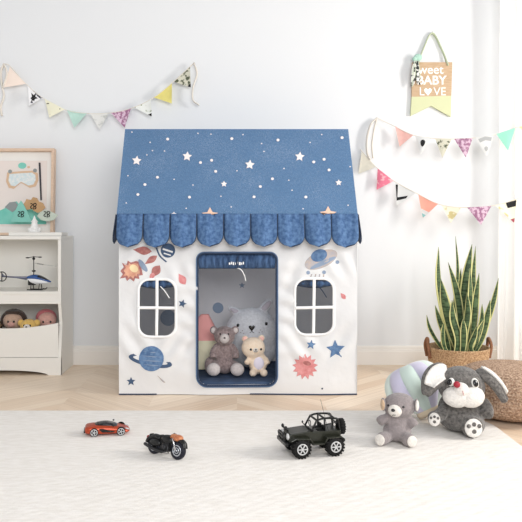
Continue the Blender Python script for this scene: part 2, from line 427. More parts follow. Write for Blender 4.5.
# roof
def roof_mat():
    m = mat('starry_denim', rgb(100, 136, 176), .85, var=.16, vscale=120, bump=.15, bscale=260, trans=.15)
    nt = m.node_tree; N = nt.nodes; L = nt.links; b = N['Principled BSDF']
    src = b.inputs['Base Color'].links[0].from_socket
    tc = N.new('ShaderNodeTexCoord')
    vo = N.new('ShaderNodeTexVoronoi'); vo.inputs['Scale'].default_value = 270; L.new(tc.outputs['Object'], vo.inputs['Vector'])
    n = N.new('ShaderNodeTexNoise'); n.inputs['Scale'].default_value = 4.5; n.inputs['Detail'].default_value = 5; L.new(tc.outputs['Object'], n.inputs['Vector'])
    th = N.new('ShaderNodeMapRange'); th.inputs[1].default_value = .34; th.inputs[2].default_value = .68; th.inputs[3].default_value = .16; th.inputs[4].default_value = .36
    L.new(n.outputs['Fac'], th.inputs[0])
    lt = N.new('ShaderNodeMath'); lt.operation = 'LESS_THAN'; L.new(vo.outputs['Distance'], lt.inputs[0]); L.new(th.outputs[0], lt.inputs[1])
    ml = N.new('ShaderNodeMath'); ml.operation = 'MULTIPLY'; L.new(lt.outputs[0], ml.inputs[0]); ml.inputs[1].default_value = .42
    mx = N.new('ShaderNodeMix'); mx.data_type = 'RGBA'; L.new(ml.outputs[0], mx.inputs[0]); L.new(src, mx.inputs[6]); mx.inputs[7].default_value = rgb(205, 220, 240)
    L.new(mx.outputs[2], b.inputs['Base Color'])
    return m
M_roof = roof_mat(); M_star = mat('pale_star', rgb(246, 238, 236), .8); M_star2 = mat('peach_star', rgb(238, 200, 176), .8)
RX0, RX1 = -.6065, .6080; RXT0, RXT1 = -.615, .611
nrm = Vector((0, -(RZ-EZ), RY-EY)).normalized()
def roofpt(u, v): return Vector((RX0+(RXT0-RX0)*v+u*((RX1+(RXT1-RX1)*v)-(RX0+(RXT0-RX0)*v)), EY+(RY-EY)*v, EZ+(RZ-EZ)*v-.006*math.sin(PI*v)*math.sin(PI*u)))
def roofpx(px, py):
    # where the photo's sight line meets the front slope
    d = Vector(((px-CX)/F, 1, -(py-CY)/F)); o_ = Vector((0, 0, H)); p0 = Vector((0, EY, EZ)); t = (p0-o_).dot(nrm)/d.dot(nrm); q = o_+d*t
    v = (q.z-EZ)/(RZ-EZ); u = (q.x-RX0)/(RX1-RX0)
    q.z -= .006*math.sin(PI*min(max(v,0),1))*math.sin(PI*min(max(u,0),1))
    return q+nrm*.0035
rf = MB().grid(30, 14, roofpt)
rf.grid(30, 6, lambda u, v: Vector((roofpt(u, 1).x, RY+(RY-EY)*v, RZ-(RZ-EZ)*v)))
for x, y in ((136.8,160.8),(187.2,156),(249.8,164),(299.7,156.4)): rf.poly(starpts(x, y, 5, .5, 5, .1), roofpx, 1, 2, (x, y))
for x, y in ((210,214),(328,213)): rf.poly([(a, min(b, 215)) for a, b in starpts(x, y+2, 8.8, .5)], roofpx, 2, 2, (x, y))
rf.poly([(a, min(b, 215)) for a, b in starpts(174, 214.5, 2.6, .5)], roofpx, 1, 1, (174, 214))
for x, y in ((224,183.4),(338.6,182.8)): rf.poly(starpts(x, y, 3.3, .5), roofpx, 1, 1, (x, y))
for x, y in ((167.7,139.2),(157.5,177.1),(138,194.7),(145,184.6),(189.5,197),(231.8,138.6),(278,140),(211.6,159.7),(200.5,162),(215.7,170.6),(272.4,178.2),(260.3,186),(254,196.6),(342,138),(313.7,161.8),(324,159.3),(329,170),(305.8,197)):
    rf.poly(circ(x, y, 1.55, 1.4, 10), roofpx, 1, 1)
for x, y in ((174.2,179),(186.2,208.5),(150.2,142.6),(164.6,151),(152.5,150.7),(132,132.5),(193,184.6),(126.3,203.3),(243,134.8),(211,134.4),(261.6,143.4),(231.2,207),(264,151),(237,170),(288.8,179.8),(321.7,134.8),(350,167),(310,142.6),(348,205.6),(198,133.6),(284,168),(147,155),(292,190),(221,196),(128,176),(303,209)):
    rf.poly(circ(x, y, .7, .65, 8), roofpx, 1, 1)
rf.build('roof', [M_roof, M_star, M_star2], house, world=True)
# scalloped valance
M_val = mat('mottled_denim', rgb(94, 126, 166), .85, col2=rgb(62, 92, 134), vscale=62, bump=.35, bscale=40, thr=(.36, .66))
W9 = (RX1-RX0)/9
for k in range(9):
    x0 = RX0+k*W9; xc = x0+W9/2; ln = .166+random.uniform(-.004, .004); hw = W9/2-.0025; ph = random.uniform(-1, 1)
    def sc(u, v, x0=x0, xc=xc, ln=ln, hw=hw, ph=ph):
        t = v*ln; s0 = ln-hw*.85
        k_ = 1 if t < s0 else math.sqrt(max(0, 1-((t-s0)/(hw*.85))**2))
        s = (u-.5)*2*hw*k_
        return (xc+s, EY-.004-.05*v**.8*.6-.020*math.cos(s/hw*1.5)*v+.009*math.sin(s/hw*4+ph)*(.4+v)+.004*math.sin(s/hw*9+3*ph)*(1-v), EZ+.001-t)
    o = MB().grid(16, 18, sc).build('scallop', M_val, house, world=True, solid=.005)
    edge = [sc(0, v/12) for v in range(13)]+[sc(.5*v/8+.0, 1) for v in range(1, 2)]+[sc(1, v/12) for v in range(12, -1, -1)]
    lab(MB().tube(edge, .0028, 6).build('piping', M_navy, o, world=True), 'dark piping along scallop edge')
for sx, xx in ((-1, RX0), (1, RX1)):
    mb = MB()
    for k in range(4):
        y0 = EY+k*.15
        mb.grid(8, 10, lambda u, v: (xx+sx*(.004+.022*v), y0+.075+(u-.5)*.145*(1 if v < .55 else math.sqrt(max(0, 1-((v-.55)/.45)**2))), EZ-.002-.150*v))
    mb.build('side_valance', M_navy, house, world=True, solid=.004)
# window trims, screens and rolled blinds
def xzfn(a, b, d): return (a, HF+wr(a, b)+d, b)
M_tape = mat('white_tape', rgb(247, 247, 246), .8)
def screen_mat():
    m = bpy.data.materials.new('grey_gauze'); m.use_nodes = True; nt = m.node_tree; N = nt.nodes; b = N['Principled BSDF']
    b.inputs['Base Color'].default_value = rgb(62, 66, 72); b.inputs['Roughness'].default_value = 1
    t = N.new('ShaderNodeBsdfTransparent'); mx = N.new('ShaderNodeMixShader'); mx.inputs[0].default_value = .45
    nt.links.new(t.outputs[0], mx.inputs[1]); nt.links.new(b.outputs[0], mx.inputs[2]); nt.links.new(mx.outputs[0], N['Material Output'].inputs[0])
    return m
M_gauze = screen_mat()
M_roll = mat('rolled_navy', rgb(78, 106, 144), .85, col2=rgb(46, 66, 98), vscale=30, stretch=(3, 1, .6), bump=.5, bscale=30)
for R, mx_, mz in ((WL, 156.9, 307.8), (WR, 313.7, 307.4)):
    t = MB().ring(rrect(*R, .060, .062), rrect(R[0]+.012, R[1]-.012, R[2]+.012, R[3]-.012, .050, .052), -.003, .001, xzfn)
    vx, vz = hx(mx_), hz(mz)
    t.grid(2, 20, lambda u, v: (vx+(u-.5)*.015+.003*(v-.5), HF+wr(vx, R[2]+v*(R[3]-R[2]))-.006, R[2]+.006+v*(R[3]-R[2]-.012)))
    t.grid(20, 2, lambda u, v: (R[0]+.006+u*(R[1]-R[0]-.012), HF+wr(R[0]+u*(R[1]-R[0]), vz)-.0065, vz+(v-.5)*.015+.004*(u-.5)*(1 if R is WR else -.4)))
    wt = t.build('window_trim', M_tape, house, world=True, solid=.0015)
    MB().poly(rrect(R[0]+.006, R[1]-.006, R[2]+.006, R[3]-.006, .048), lambda a, b: (a, HF+wr(a, b)+.004, b), 0, 2).build('window_screen', M_gauze, house, world=True)
    z1 = R[3]-.012
    bl = MB().grid(24, 6, lambda u, v: (R[0]+.014+u*(R[1]-R[0]-.028), HF+.012-.010*math.sin(PI*v)+.003*math.sin(u*26), z1-v*(.030+.012*math.cos((u-.5)*PI))))
    b_ = bl.build('window_blind', M_roll, house, world=True, solid=.006)
    cx_ = (R[0]+R[1])/2
    lab(MB().tube(bez([(cx_+.016, HF-.004, z1-.03), (cx_+.04, HF-.006, z1-.055), (cx_+.062, HF-.004, z1-.09)], 10), .0026, 6).build('tie_cord', M_tape if R is WL else M_navy, b_, world=True), 'tie cord hanging from the rolled blind')
# door trim and rolled door
do = rrect(*DO, .04, .055); di = rrect(DO[0]+.0115, DO[1]-.0115, DO[2]+.0115, DO[3]-.0115, .031, .045)
mb = MB().ring(do, di, -.007, .001, xzfn)
dt = mb.build('door_trim', M_navy, house, world=True)
lab(MB().tube([xzfn(a, b, -.006) for a, b in do], .0024, 6, closed=True).build('piping', M_piping, dt, world=True), 'pale blue piping round the door edge')
zt = DO[3]-.012
bl = MB().grid(90, 10, lambda u, v: (DO[0]+.013+u*(DO[1]-DO[0]-.026), HF+.014-.020*math.sin(PI*v)-.004*math.sin(u*75+math.sin(u*20))*math.sin(PI*v), zt-v*.072))
db = bl.build('door_blind', M_roll, house, world=True, solid=.004)
lb = MB()
for i, (a, wd) in enumerate(((-.032, .008), (-.022, .005), (-.015, .007), (-.005, .004), (.003, .006), (.012, .009), (.022, .005), (.029, .006))):
    zz = hz(263.6)+.002*math.sin(i*2.1); lb.box((a*1.15-.004, HF-.0135, zz-.005), (a*1.15-.004+wd*.95, HF-.0125, zz+.006+.002*(i%3)))
lab(lb.build('stitched_tag', M_tape, db, world=True, smooth=False), 'small white stitching on the rolled door')
tc_ = MB().tube(bez([(.004, HF-.013, hz(256)), (.0, HF-.016, hz(262)), (.004, HF-.014, hz(268))], 8), .004, 6, mi=1)
tc_.tube(bez([(.0, HF-.012, hz(268)), (.02, HF-.013, hz(269.5)), (.037, HF-.012, hz(275)), (.044, HF-.011, hz(281))], 12), .0024, 6)
tc_.build('tie_cord', [M_tape, M_navy], db, world=True)

# quilted floor cushion inside
M_quilt = mat('navy_quilt', rgb(66, 84, 112), .9, var=.3, vscale=20, bump=.5, bscale=35)
qd = lambda u, v: (HW0+.012+u*(HW1-HW0-.024), HF+.012+v*(HB-HF-.026), .066+.005*abs(math.sin(u*PI*12))*abs(math.sin(v*PI*6)))
mb = MB().grid(96, 48, qd); mb.box((HW0+.012, HF+.012, .004), (HW1-.012, HB-.014, .0655))
tag(mb.build('floor_cushion', M_quilt), 'navy quilted floor cushion covering the inside floor of the play tent', 'cushion')
MAT = .0715

# ================================================================ plush toys
def fur(name, c, c2=None, **k): return mat(name, c, .95, var=.18, vscale=90, col2=c2, bump=.55, bscale=170, sheen=.25, **k)
F_grey = fur('grey_plush', rgb(150, 141, 141)); F_cream = fur('cream_plush', rgb(236, 230, 222)); F_tan = fur('tan_plush', rgb(214, 184, 152))
def feature(parent, name, m, p, n, r, lab_=None, sink=.3):
    o = MB().ell(p-n*r[2]*sink, r, facing(n), 16, 10).build(name, m, parent)
    if lab_: lab(o, lab_)
    return o
# --- grey bear on the rug
b = P(395.5, 447, 2.70); b.z = RUG
bear = thing('teddy_bear', 'small grey teddy bear with cream muzzle sitting on the rug beside the pastel cushion', 'teddy bear', b); bear.scale = (.96, .96, .94)
hc, hr = (.014, -.008, .150), (.066, .058, .052)
mb = MB().ell(hc, hr).ell((.005, 0, .066), (.050, .046, .066)).ell((.006, -.004, .044), (.058, .052, .044))
mb.tube(bez([(-.03, -.01, .100), (-.056, -.022, .096), (-.074, -.03, .086)], 8), [.018,.018,.018,.019,.02,.02,.02,.02,.017], 12)
mb.tube(bez([(.038, -.01, .098), (.060, -.022, .086), (.072, -.03, .070)], 8), [.018,.018,.018,.019,.02,.02,.02,.02,.017], 12)
for sx, fx, fy in ((-1, -.068, -.062), (1, .038, -.078)):
    mb.tube(bez([(sx*.025, -.01, .03), (fx*.75, fy*.7, .028), (fx, fy, .027)], 6), [.026, .026, .025, .025, .026, .027, .027], 14)
    mb.ell((fx, fy, .027), (.025, .023, .027))
bod = mb.build('body', F_grey, bear, remesh=.0045)
for fx, fy, az in ((-.068, -.062, -35), (.038, -.078, 12)):
    d = dirv(math.radians(az), .05); feature(bear, 'paw_pad', F_cream, Vector((fx, fy, .028))+d*.024, d, (.021, .023, .006), 'cream foot pad')
for sx, m in ((-1, F_tan), (1, F_cream)):
    p, n = on_ell(hc, hr, sx*74-6, 6)
    e = MB().ell(p+n*.004, (.009, .021, .027), Euler((0, 0, math.radians(-sx*12-6))).to_matrix()).build('ear', F_grey, bear)
    lab(MB().ell(p+n*.006+Vector((-.002, -.007, 0)), (.008, .017, .023), Euler((0, 0, math.radians(-sx*12-6))).to_matrix()).build('ear_lining', m, e), 'beige ear lining' if sx < 0 else 'off-white ear lining')
p, n = on_ell(hc, hr, -32, -12); mz = feature(bear, 'muzzle', F_cream, p, n, (.028, .027, .021), 'cream muzzle')
q = p+n*.015+Vector((-.003, 0, .012)); feature(bear, 'nose', M_eye, q, n, (.0085, .007, .006), 'black nose')
mth = [p+n*.0150+Vector((dx, 0, dz)) for dx, dz in ((-.007, -.006), (-.003, -.009), (0, -.005), (.004, -.0085), (.008, -.005))]
lab(MB().tube(mth, .0011, 5).build('mouth', M_eye, bear), 'stitched mouth')
for az in (-58, 3):
    p, n = on_ell(hc, hr, az, 8); feature(bear, 'eye', M_eye, p, n, (.005, .005, .004), 'black bead eye')

# --- big-cheeked plush rabbit-dog
F_dark = fur('charcoal_plush', rgb(126, 122, 118), rgb(74, 72, 70)); F_white = fur('white_plush', rgb(240, 236, 230)); M_redn = mat('red_nose', rgb(160, 44, 58), .45)
b = P(459.5, 436, 2.85); b.z = RUG
bun = thing('plush_rabbit', 'large charcoal plush rabbit with drooping ears, white cheeks and red nose leaning on the pouf', 'soft toy', b)
hc, hr = (-.008, -.045, .192), (.096, .080, .080)
mb = MB().ell(hc, hr, Euler((0, math.radians(8), 0)).to_matrix()).ell((-.004, 0, .082), (.084, .082, .085)).ell((-.002, -.015, .058), (.092, .088, .057))
mb.tube(bez([(-.06, -.03, .10), (-.10, -.065, .08), (-.128, -.085, .072)], 8), [.026]*9, 12)
mb.tube(bez([(.05, -.05, .04), (.03, -.095, .045), (.016, -.118, .048)], 6), [.038]*7, 14)
mb.ell((.014, -.108, .044), (.042, .03, .044)).ell((-.13, -.085, .072), (.026, .022, .03))
mb.tube(bez([(.085, -.02, .12), (.098, -.04, .095), (.088, -.06, .075)], 6), .028, 10)
mb.build('body', F_dark, bun, remesh=.006)
for c_, r_, az in (((.012, -.137, .046), (.036, .037, .007), 2), ((-.134, -.107, .072), (.023, .027, .006), -14)):
    d = dirv(math.radians(az), .1); R = facing(d); pw = feature(bun, 'paw_pad', F_white, Vector(c_), d, r_, 'white paw pad')
    for k in range(4):
        if k == 3: off = Vector((0, -.3, 0))
        else: off = Vector(((k-1)*.58, .42-.12*abs(k-1)*1.5, 0))
        pos = Vector(c_)+(R @ Vector((off.x*r_[0], 0, 0)))+Vector((0, 0, off.y*r_[1]))+d*r_[2]*.55
        s_ = (.24 if k < 3 else .3)
        lab(MB().ell(pos, (r_[0]*s_, r_[0]*s_, .003), R, 12, 8).build('toe_pad', F_dark, pw), 'dark pad')
for sx in (-1, 1):
    p, n = on_ell(hc, hr, sx*25-8, -20)
    feature(bun, 'cheek', F_white, p+Vector((0, -.004, -.006)), n, (.054, .045, .036), 'white cheek')
p, n = on_ell(hc, hr, -16, 0); sn = feature(bun, 'muzzle', F_white, p+Vector((-.006, -.012, .004)), n, (.030, .028, .030), 'white snout')
feature(bun, 'nose', M_redn, p+n*.034+Vector((-.024, -.002, .030)), n, (.0135, .013, .012), 'round red nose')
mb = MB().tube([p+n*.0265+Vector((-.004, -.011, .006)), p+n*.03+Vector((-.001, -.012, -.010))], .0014, 5); mb.build('mouth', mat('mouth_pink', rgb(190, 130, 130), .8), bun)
for az, r_ in ((-46, .0155), (26, .018)):
    p, n = on_ell(hc, hr, az, 19)
    ew = feature(bun, 'eye', M_white, p, n, (r_*.92, r_*1.15, .010), 'white oval eye')
    lab(MB().ell(p+n*.008+Vector((-.004, 0, -.002)), (r_*.68, r_*.84, .005), facing(n), 14, 8).build('pupil', M_eye, ew), 'black pupil')
# ears: broad flaps, white inside
def ear(path, wd, tilt, inner_n, thick, ins):
    pts = bez(path, 14); outer = MB(); n_ = Vector(inner_n).normalized()
    def sf(k, off, ws):
        def fn(u, v):
            i = v*14; a = int(min(i, 13)); f = i-a; c = pts[a].lerp(pts[a+1], f); t = (pts[a+1]-pts[a]).normalized()
            s = t.cross(n_).normalized(); wv = wd*ws*math.sin(PI*(.12+.88*v)**.8)**.7 if v < 1 else 0
            x = (u-.5)*2
            return c+s*x*wv+n_*(off+.012*x*x*k)
        return fn
    outer.grid(10, 14, sf(1, 0, 1)); o = outer.build('ear', F_dark, bun, solid=thick, subsurf=1)
    g_ = sf(1, thick*.62, .70); inn = MB().grid(8, 12, lambda u, v: g_(u, .06+v*ins[2])+Vector((ins[0], 0, ins[1])) if ins[0] else g_(u, .06+v*ins[2])); lab(inn.build('ear_lining', F_white, o, solid=.006), 'white ear lining'); return o
ear([(-.058, -.030, .238), (-.098, -.050, .240), (-.138, -.070, .210), (-.163, -.085, .162)], .048, 0, (-.25, -.9, .35), .024, (.003, .004, .74))
ear([(.060, -.025, .246), (.098, -.055, .220), (.130, -.075, .184), (.156, -.09, .138)], .040, 0, (.5, -.12, .85), .034, (.0, .02, .85))

# --- toys inside the play tent
def tent_pt(px, D): return Vector(((px-CX)*D/F, D, MAT))
F_pill = fur('pale_grey_plush', rgb(222, 224, 230))
t = thing('cat_cushion', 'big round pale grey animal-face cushion propped behind the small bears inside the play tent', 'cushion', tent_pt(251.5, 3.84))
hc, hr = (0, 0, .187), (.152, .085, .150)
mb = MB().ell(hc, hr).ell((0, .005, .105), (.150, .085, .105))
er = Euler((0, math.radians(42), 0)).to_matrix(); el_ = Euler((0, math.radians(-62), 0)).to_matrix()
mb.ell((.078, .0, .340), (.028, .022, .058), er); mb.ell((-.088, .0, .315), (.022, .022, .052), el_)
mb.build('body', F_pill, t, remesh=.008)
for x, z in ((-.076, .058), (.080, .066)):
    p, n = on_xz(hc, hr, x, z); feature(t, 'eye', M_eye, p, n, (.0088, .0095, .005), 'black bead eye')
p, n = on_xz(hc, hr, 0, .046)
hp = [(0, -.013), (.011, 0), (.012, .006), (.007, .010), (0, .006), (-.007, .010), (-.012, .006), (-.011, 0)]
lab(MB().poly([(a*1.35, c_*1.35) for a, c_ in hp], lambda a, c_: p+n*.005+Vector((a, 0, c_)), 0, 2, (0, 0)).build('nose', M_eye, t, solid=.006), 'black heart-shaped nose')
mo = [p+n*.003+Vector((dx, 0, dz)) for dx, dz in ((-.012, -.026), (-.004, -.023), (0, -.014), (.004, -.023), (.012, -.026))]
MB().tube(mo, .0017, 5).build('mouth', M_eye, t)
for x, z in ((-.050, .030), (-.060, .020), (-.044, .016), (.046, .034), (.056, .024), (.040, .020)):
    p2, n2 = on_xz(hc, hr, x, z); MB().ell(p2, (.0026, .0026, .0015), facing(n2), 8, 6).build('freckle', mat('taupe', rgb(120, 104, 100), .9), t)
M_lil = mat('lilac_grey', rgb(182, 176, 186), .9)
for c_, e_, q_ in (((.079, -.016, .341), er, (.016, .008, .040)), ((-.088, -.016, .315), el_, (.012, .008, .034))):
    lab(MB().ell(c_, q_, e_).build('ear_lining', M_lil, t), 'darker ear lining')

F_taupe = fur('taupe_plush', rgb(170, 152, 150), rgb(128, 112, 112))
def small_bear(root, s, fm, light, face_az, hd, body, legs, arms, feet=True):
    hc, hr = hd
    mb = MB().ell(hc, hr)
    for c_, r_ in body: mb.ell(c_, r_)
    for pth, rr in legs+arms: mb.tube(bez(pth, 6), rr, 12)
    return mb.build('body', fm, root, remesh=.005)
t = thing('teddy_bear', 'taupe shaggy teddy bear with pale feet sitting inside the play tent doorway', 'teddy bear', tent_pt(226, 3.69))
hc, hr = (-.008, -.03, .205), (.056, .05, .052)
mb = MB().ell(hc, hr).ell((-.010, 0, .100), (.048, .045, .085)).ell((-.008, -.01, .052), (.054, .05, .052))
for sx in (-1, 1):
    mb.tube(bez([(sx*.035, -.01, .045), (sx*.055, -.045, .042), (sx*.062-.002, -.075, .038)], 6), .028, 12)
    mb.tube(bez([(sx*.035-.008, -.01, .150), (sx*.058-.008, -.03, .120), (sx*.060-.008, -.045, .09)], 6), .019, 12)
    mb.ell((sx*.057-.008, -.02, .234), (.021, .014, .022))
mb.ell((-.085, -.01, .045), (.03, .03, .045))
mb.build('body', F_taupe, t, remesh=.005)
F_pale = fur('pale_foot_plush', rgb(214, 206, 204))
for sx in (-1, 1):
    c_ = Vector((sx*.062-.002, -.088, .038)); lab(MB().ell(c_, (.036, .026, .034)).build('foot', F_pale, t), 'pale grey foot')
    lab(MB().ell((sx*.059-.008, -.031, .234), (.013, .005, .015)).build('ear_lining', F_pale, t), 'pale ear lining')
p, n = on_ell(hc, hr, 2, -10); feature(t, 'muzzle', F_pale, p, n, (.026, .027, .017), 'pale muzzle')
feature(t, 'nose', M_eye, p+n*.012+Vector((0, 0, .008)), n, (.006, .005, .004), 'black nose')
for az in (-26, 28):
    p, n = on_ell(hc, hr, az, 18); feature(t, 'eye', M_eye, p, n, (.005, .005, .004), 'black bead eye')

F_ivory = fur('ivory_plush', rgb(250, 232, 210), rgb(244, 220, 194)); F_pink = mat('pink_felt', rgb(240, 190, 180), .9)
t = thing('bear_plush', 'small ivory round-headed bear plush sitting right of the taupe teddy in the tent', 'soft toy', tent_pt(257, 3.655))
hc, hr = (-.020, -.02, .146), (.063, .05, .056)
mb = MB().ell(hc, hr).ell((.004, -.005, .065), (.050, .046, .062)).ell((-.064, 0, .190), (.018, .012, .018)).ell((.024, 0, .194), (.018, .012, .018))
mb.ell((-.022, -.05, .020), (.020, .024, .020)).ell((.034, -.05, .020), (.020, .024, .020))
mb.tube([(-.035, -.02, .09), (-.058, -.05, .07)], .015, 10); mb.tube([(.04, -.01, .09), (.056, -.025, .06)], .016, 10)
mb.build('body', F_ivory, t, remesh=.005)
for sx, a in ((-1, -.064), (1, .024)): lab(MB().ell((a, -.010, .192), (.012, .005, .012)).build('ear_lining', F_pink, t), 'pink ear lining')
lab(MB().ell((.008, -.042, .068), (.028, .012, .034)).build('tummy_patch', mat('pale_lilac', rgb(232, 226, 240), .95), t), 'pale lilac tummy')
for az in (-16, 46):
    p, n = on_ell(hc, hr, az, -2); feature(t, 'eye', M_eye, p, n, (.0065, .0065, .004), 'black bead eye')
p, n = on_ell(hc, hr, 13, -6); feature(t, 'muzzle', F_cream, p, n, (.015, .012, .006), 'white muzzle')
feature(t, 'nose', M_eye, p+n*.006+Vector((0, 0, .004)), n, (.005, .004, .003), 'black nose')
mo = [p+n*.0055+Vector((dx, 0, dz)) for dx, dz in ((-.008, -.004), (-.004, -.008), (0, -.002), (.004, -.008), (.008, -.004))]
MB().tube(mo, .0012, 5).build('mouth', M_eye, t)

# patchwork cushion at the left inside the tent
t = thing('patchwork_cushion', 'patchwork cushion with pink top and pale yellow bottom at the left inside the tent', 'cushion', tent_pt(197, 3.85))
Mp = mat('pink_cloth', rgb(240, 170, 166), .9, var=.1, bump=.2, bscale=20); My = mat('yellow_cloth', rgb(240, 234, 204), .9, var=.08, bump=.2, bscale=20); Ml = mat('lilac_cloth', rgb(186, 186, 208), .9)
def cush(z0, z1, w0, w1, d0, d1, xo=0, x1=0):
    def fn(u, v):
        a = 2*PI*u; z = z0+(z1-z0)*v; ww = w0+(w1-w0)*v; dd = d0+(d1-d0)*v; c_, s_ = math.cos(a), math.sin(a)
        e = .55; return ((abs(c_)**e*math.copysign(1, c_))*ww+xo+(x1-xo)*v, (abs(s_)**e*math.copysign(1, s_))*dd, z)
    return fn
MB().grid(32, 6, cush(.002, .16, .10, .13, .07, .075)).grid(32, 2, cush(.002, .003, .10, .0, .07, .0)).build('lower_panel', My, t)['label'] = 'pale yellow lower panel'
lab(MB().grid(32, 8, cush(.16, .295, .135, .022, .075, .02, 0, .044)).build('upper_panel', Mp, t), 'pink upper panel')

# ================================================================ pastel cushion by the bear
b = P(412, 424, 3.02); b.z = RUG
t = thing('pastel_cushion', 'round lobed cushion in mint and lilac segments lying on its side behind the grey bear', 'cushion', b); t.scale = (.9, .9, .86)
cols = [mat('mint_velvet', rgb(200, 216, 208), .9, sheen=.4), mat('lilac_velvet', rgb(198, 194, 214), .9, sheen=.4), mat('sea_velvet', rgb(210, 222, 214), .9, sheen=.4), mat('aqua_velvet', rgb(212, 226, 230), .9, sheen=.4)]
ax = Vector((-.36, .30, .78)).normalized(); rim = Vector((.070, -.045, .050))
Rm = (Matrix.Translation(rim) @ facing(ax).to_4x4() @ Matrix.Rotation(.15, 4, 'Z'))
NS = 10
def lobed(k):
    def fn(u, v):
        a = 2*PI*(k+u)/NS                            # v 0 at the rim .. 1 at the pole
        lobe = 1+.19*math.sin(PI*u)**.7*math.sin(PI*min(v*1.1, 1))
        r = (.055+.075*math.sin(PI/2*min(v/.55, 1))) if v < .55 else .130*math.sqrt(max(0, 1-((v-.55)/.45)**2))
        z = .005+.135*v/.55 if v < .55 else .140+.105*math.sin(PI/2*(v-.55)/.45)
        return Rm @ Vector((r*lobe*math.cos(a), r*lobe*math.sin(a), z))
    return fn
for k in range(NS):
    o = MB().grid(10, 16, lobed(k)).build('segment', cols[(0, 1, 2, 1, 0, 1, 3, 1, 2, 1)[k]], t)
    lab(o, ('mint', 'lilac', 'sage', 'lilac', 'mint', 'lilac', 'aqua', 'lilac', 'sage', 'lilac')[k]+' velvet segment')
mb = MB(); mb.lathe([(.02, -.022), (.052, -.020), (.060, -.012), (.063, .0), (.060, .012), (.02, .016)], 40, 0, Rm)
lab(mb.build('base_band', mat('beige_band', rgb(206, 190, 166), .9, bump=.3, bscale=80), t), 'beige band round the base')

# ================================================================ pouf
def knit(name, ca, cb, ku, kv, sc=1.0):
    return mat(name, ca, .95, vscale=130, col2=cb, bump=.8, bscale=150, thr=(.38, .6))
b = Vector(((512-CX)*3.12/F, 3.12, 0.0))
t = thing('pouf', 'round knitted jute pouf on the floor behind the plush rabbit', 'pouf', b)
prof = []
NP = 100
for i in range(NP+1):
    ph = -PI/2+PI*i/NP; prof.append((.255*abs(math.cos(ph))**.66, .117+.117*math.copysign(abs(math.sin(ph))**.9, math.sin(ph))))
def pk(r, v, a):
    row = int(v*24); return r+(.010*abs(math.sin(v*24*PI))*(.3+.7*abs(math.sin(a*36+(row%2)*PI/2))) if r > .02 else 0)
MB().lathe(prof, 304, 0, None, pk).build('knitted_cover', knit('jute_knit', rgb(200, 172, 148), rgb(146, 116, 95), 0, 0), t)

# ================================================================ basket and snake plant
BD = 3.93; bx_ = (459-CX)*BD/F
t = thing('basket', 'woven seagrass basket with two loop handles holding the snake plant', 'basket', (bx_-.006, BD, 0)); t.scale = (.95, .95, 1)
prof = [(.144, .002), (.158, .006)]+[(.160+.020*i/60, .008+.164*i/60) for i in range(61)]+[(.176, .176), (.170, .172), (.164, .150), (.157, .02), (.02, .015)]
def bk_(r, v, a):
    if r < .15: return r
    row = int(v*26); return r+.004*abs(math.sin(v*26*PI))*(.5+.5*math.sin(a*44+(row%2)*PI))
MB().lathe(prof, 220, 0, None, bk_).build('basket_body', knit('seagrass', rgb(206, 174, 138), rgb(158, 122, 88), 0, 0), t)
M_hand = mat('brown_rope', rgb(150, 106, 80), .9, var=.3, vscale=90, bump=.5, bscale=120)
for sx in (-1, 1):
    pth = bez([(sx*.176, -.035, .115), (sx*.188, -.032, .180), (sx*.184, -.012, .215), (sx*.184, .012, .215), (sx*.188, .032, .180), (sx*.176, .035, .115)], 24)
    MB().tube(pth, .010, 8).build('handle', M_hand, t)
pl = thing('snake_plant', 'tall snake plant with dark green leaves edged in yellow growing in the basket', 'plant', (bx_, BD, .016))
M_soil = mat('potting_soil', rgb(86, 66, 52), .95, var=.4, vscale=60, bump=.8, bscale=80)
MB().lathe([(.10, .0), (.135, .10), (.142, .128), (.02, .132)], 32).build('soil', M_soil, pl)
M_lf = mat('leaf_green', rgb(84, 108, 72), .45, col2=rgb(44, 66, 42), vscale=26, stretch=(1, 1, 3.2), thr=(.42, .56), spec=.4)
M_le = mat('leaf_margin', rgb(214, 212, 148), .5, spec=.4)
leaves = [ # base px, tip px, D offset, half width m, bend px
    ((452,352),(438.5,247),.02,.027,(4,0)), ((460,352),(455.5,236),.06,.009,(2,0)), ((464,352),(472,244),.05,.028,(-1,0)), ((468,352),(475.5,246),.09,.016,(4,0)),
    ((467,352),(479,273),.00,.020,(3,0)), ((460,352),(441,279),-.05,.028,(-1,0)), ((468,350),(498.5,278),.02,.015,(8,0)), ((474,352),(490,300),-.03,.018,(4,0)),
    ((450,352),(435,305),-.02,.016,(2,0)), ((446,352),(426.5,315),.0,.012,(5,0)), ((470,352),(483.5,320),-.08,.018,(2,0)), ((453,352),(446,290),.07,.022,(0,0)),
    ((465,352),(467,292),-.06,.019,(2,0)), ((471,352),(482,304),-.06,.016,(3,0)), ((456,352),(452,300),-.09,.022,(-2,0)), ((462,352),(463,318),-.10,.018,(1,0)),
    ((461,352),(448,262),.03,.020,(-3,0)), ((456,352),(461,268),.08,.022,(4,0)), ((470,352),(470,268),-.02,.019,(-3,0)), ((449,352),(444,322),-.08,.013,(3,0)), ((474,352),(477,326),-.09,.014,(-2,0))]
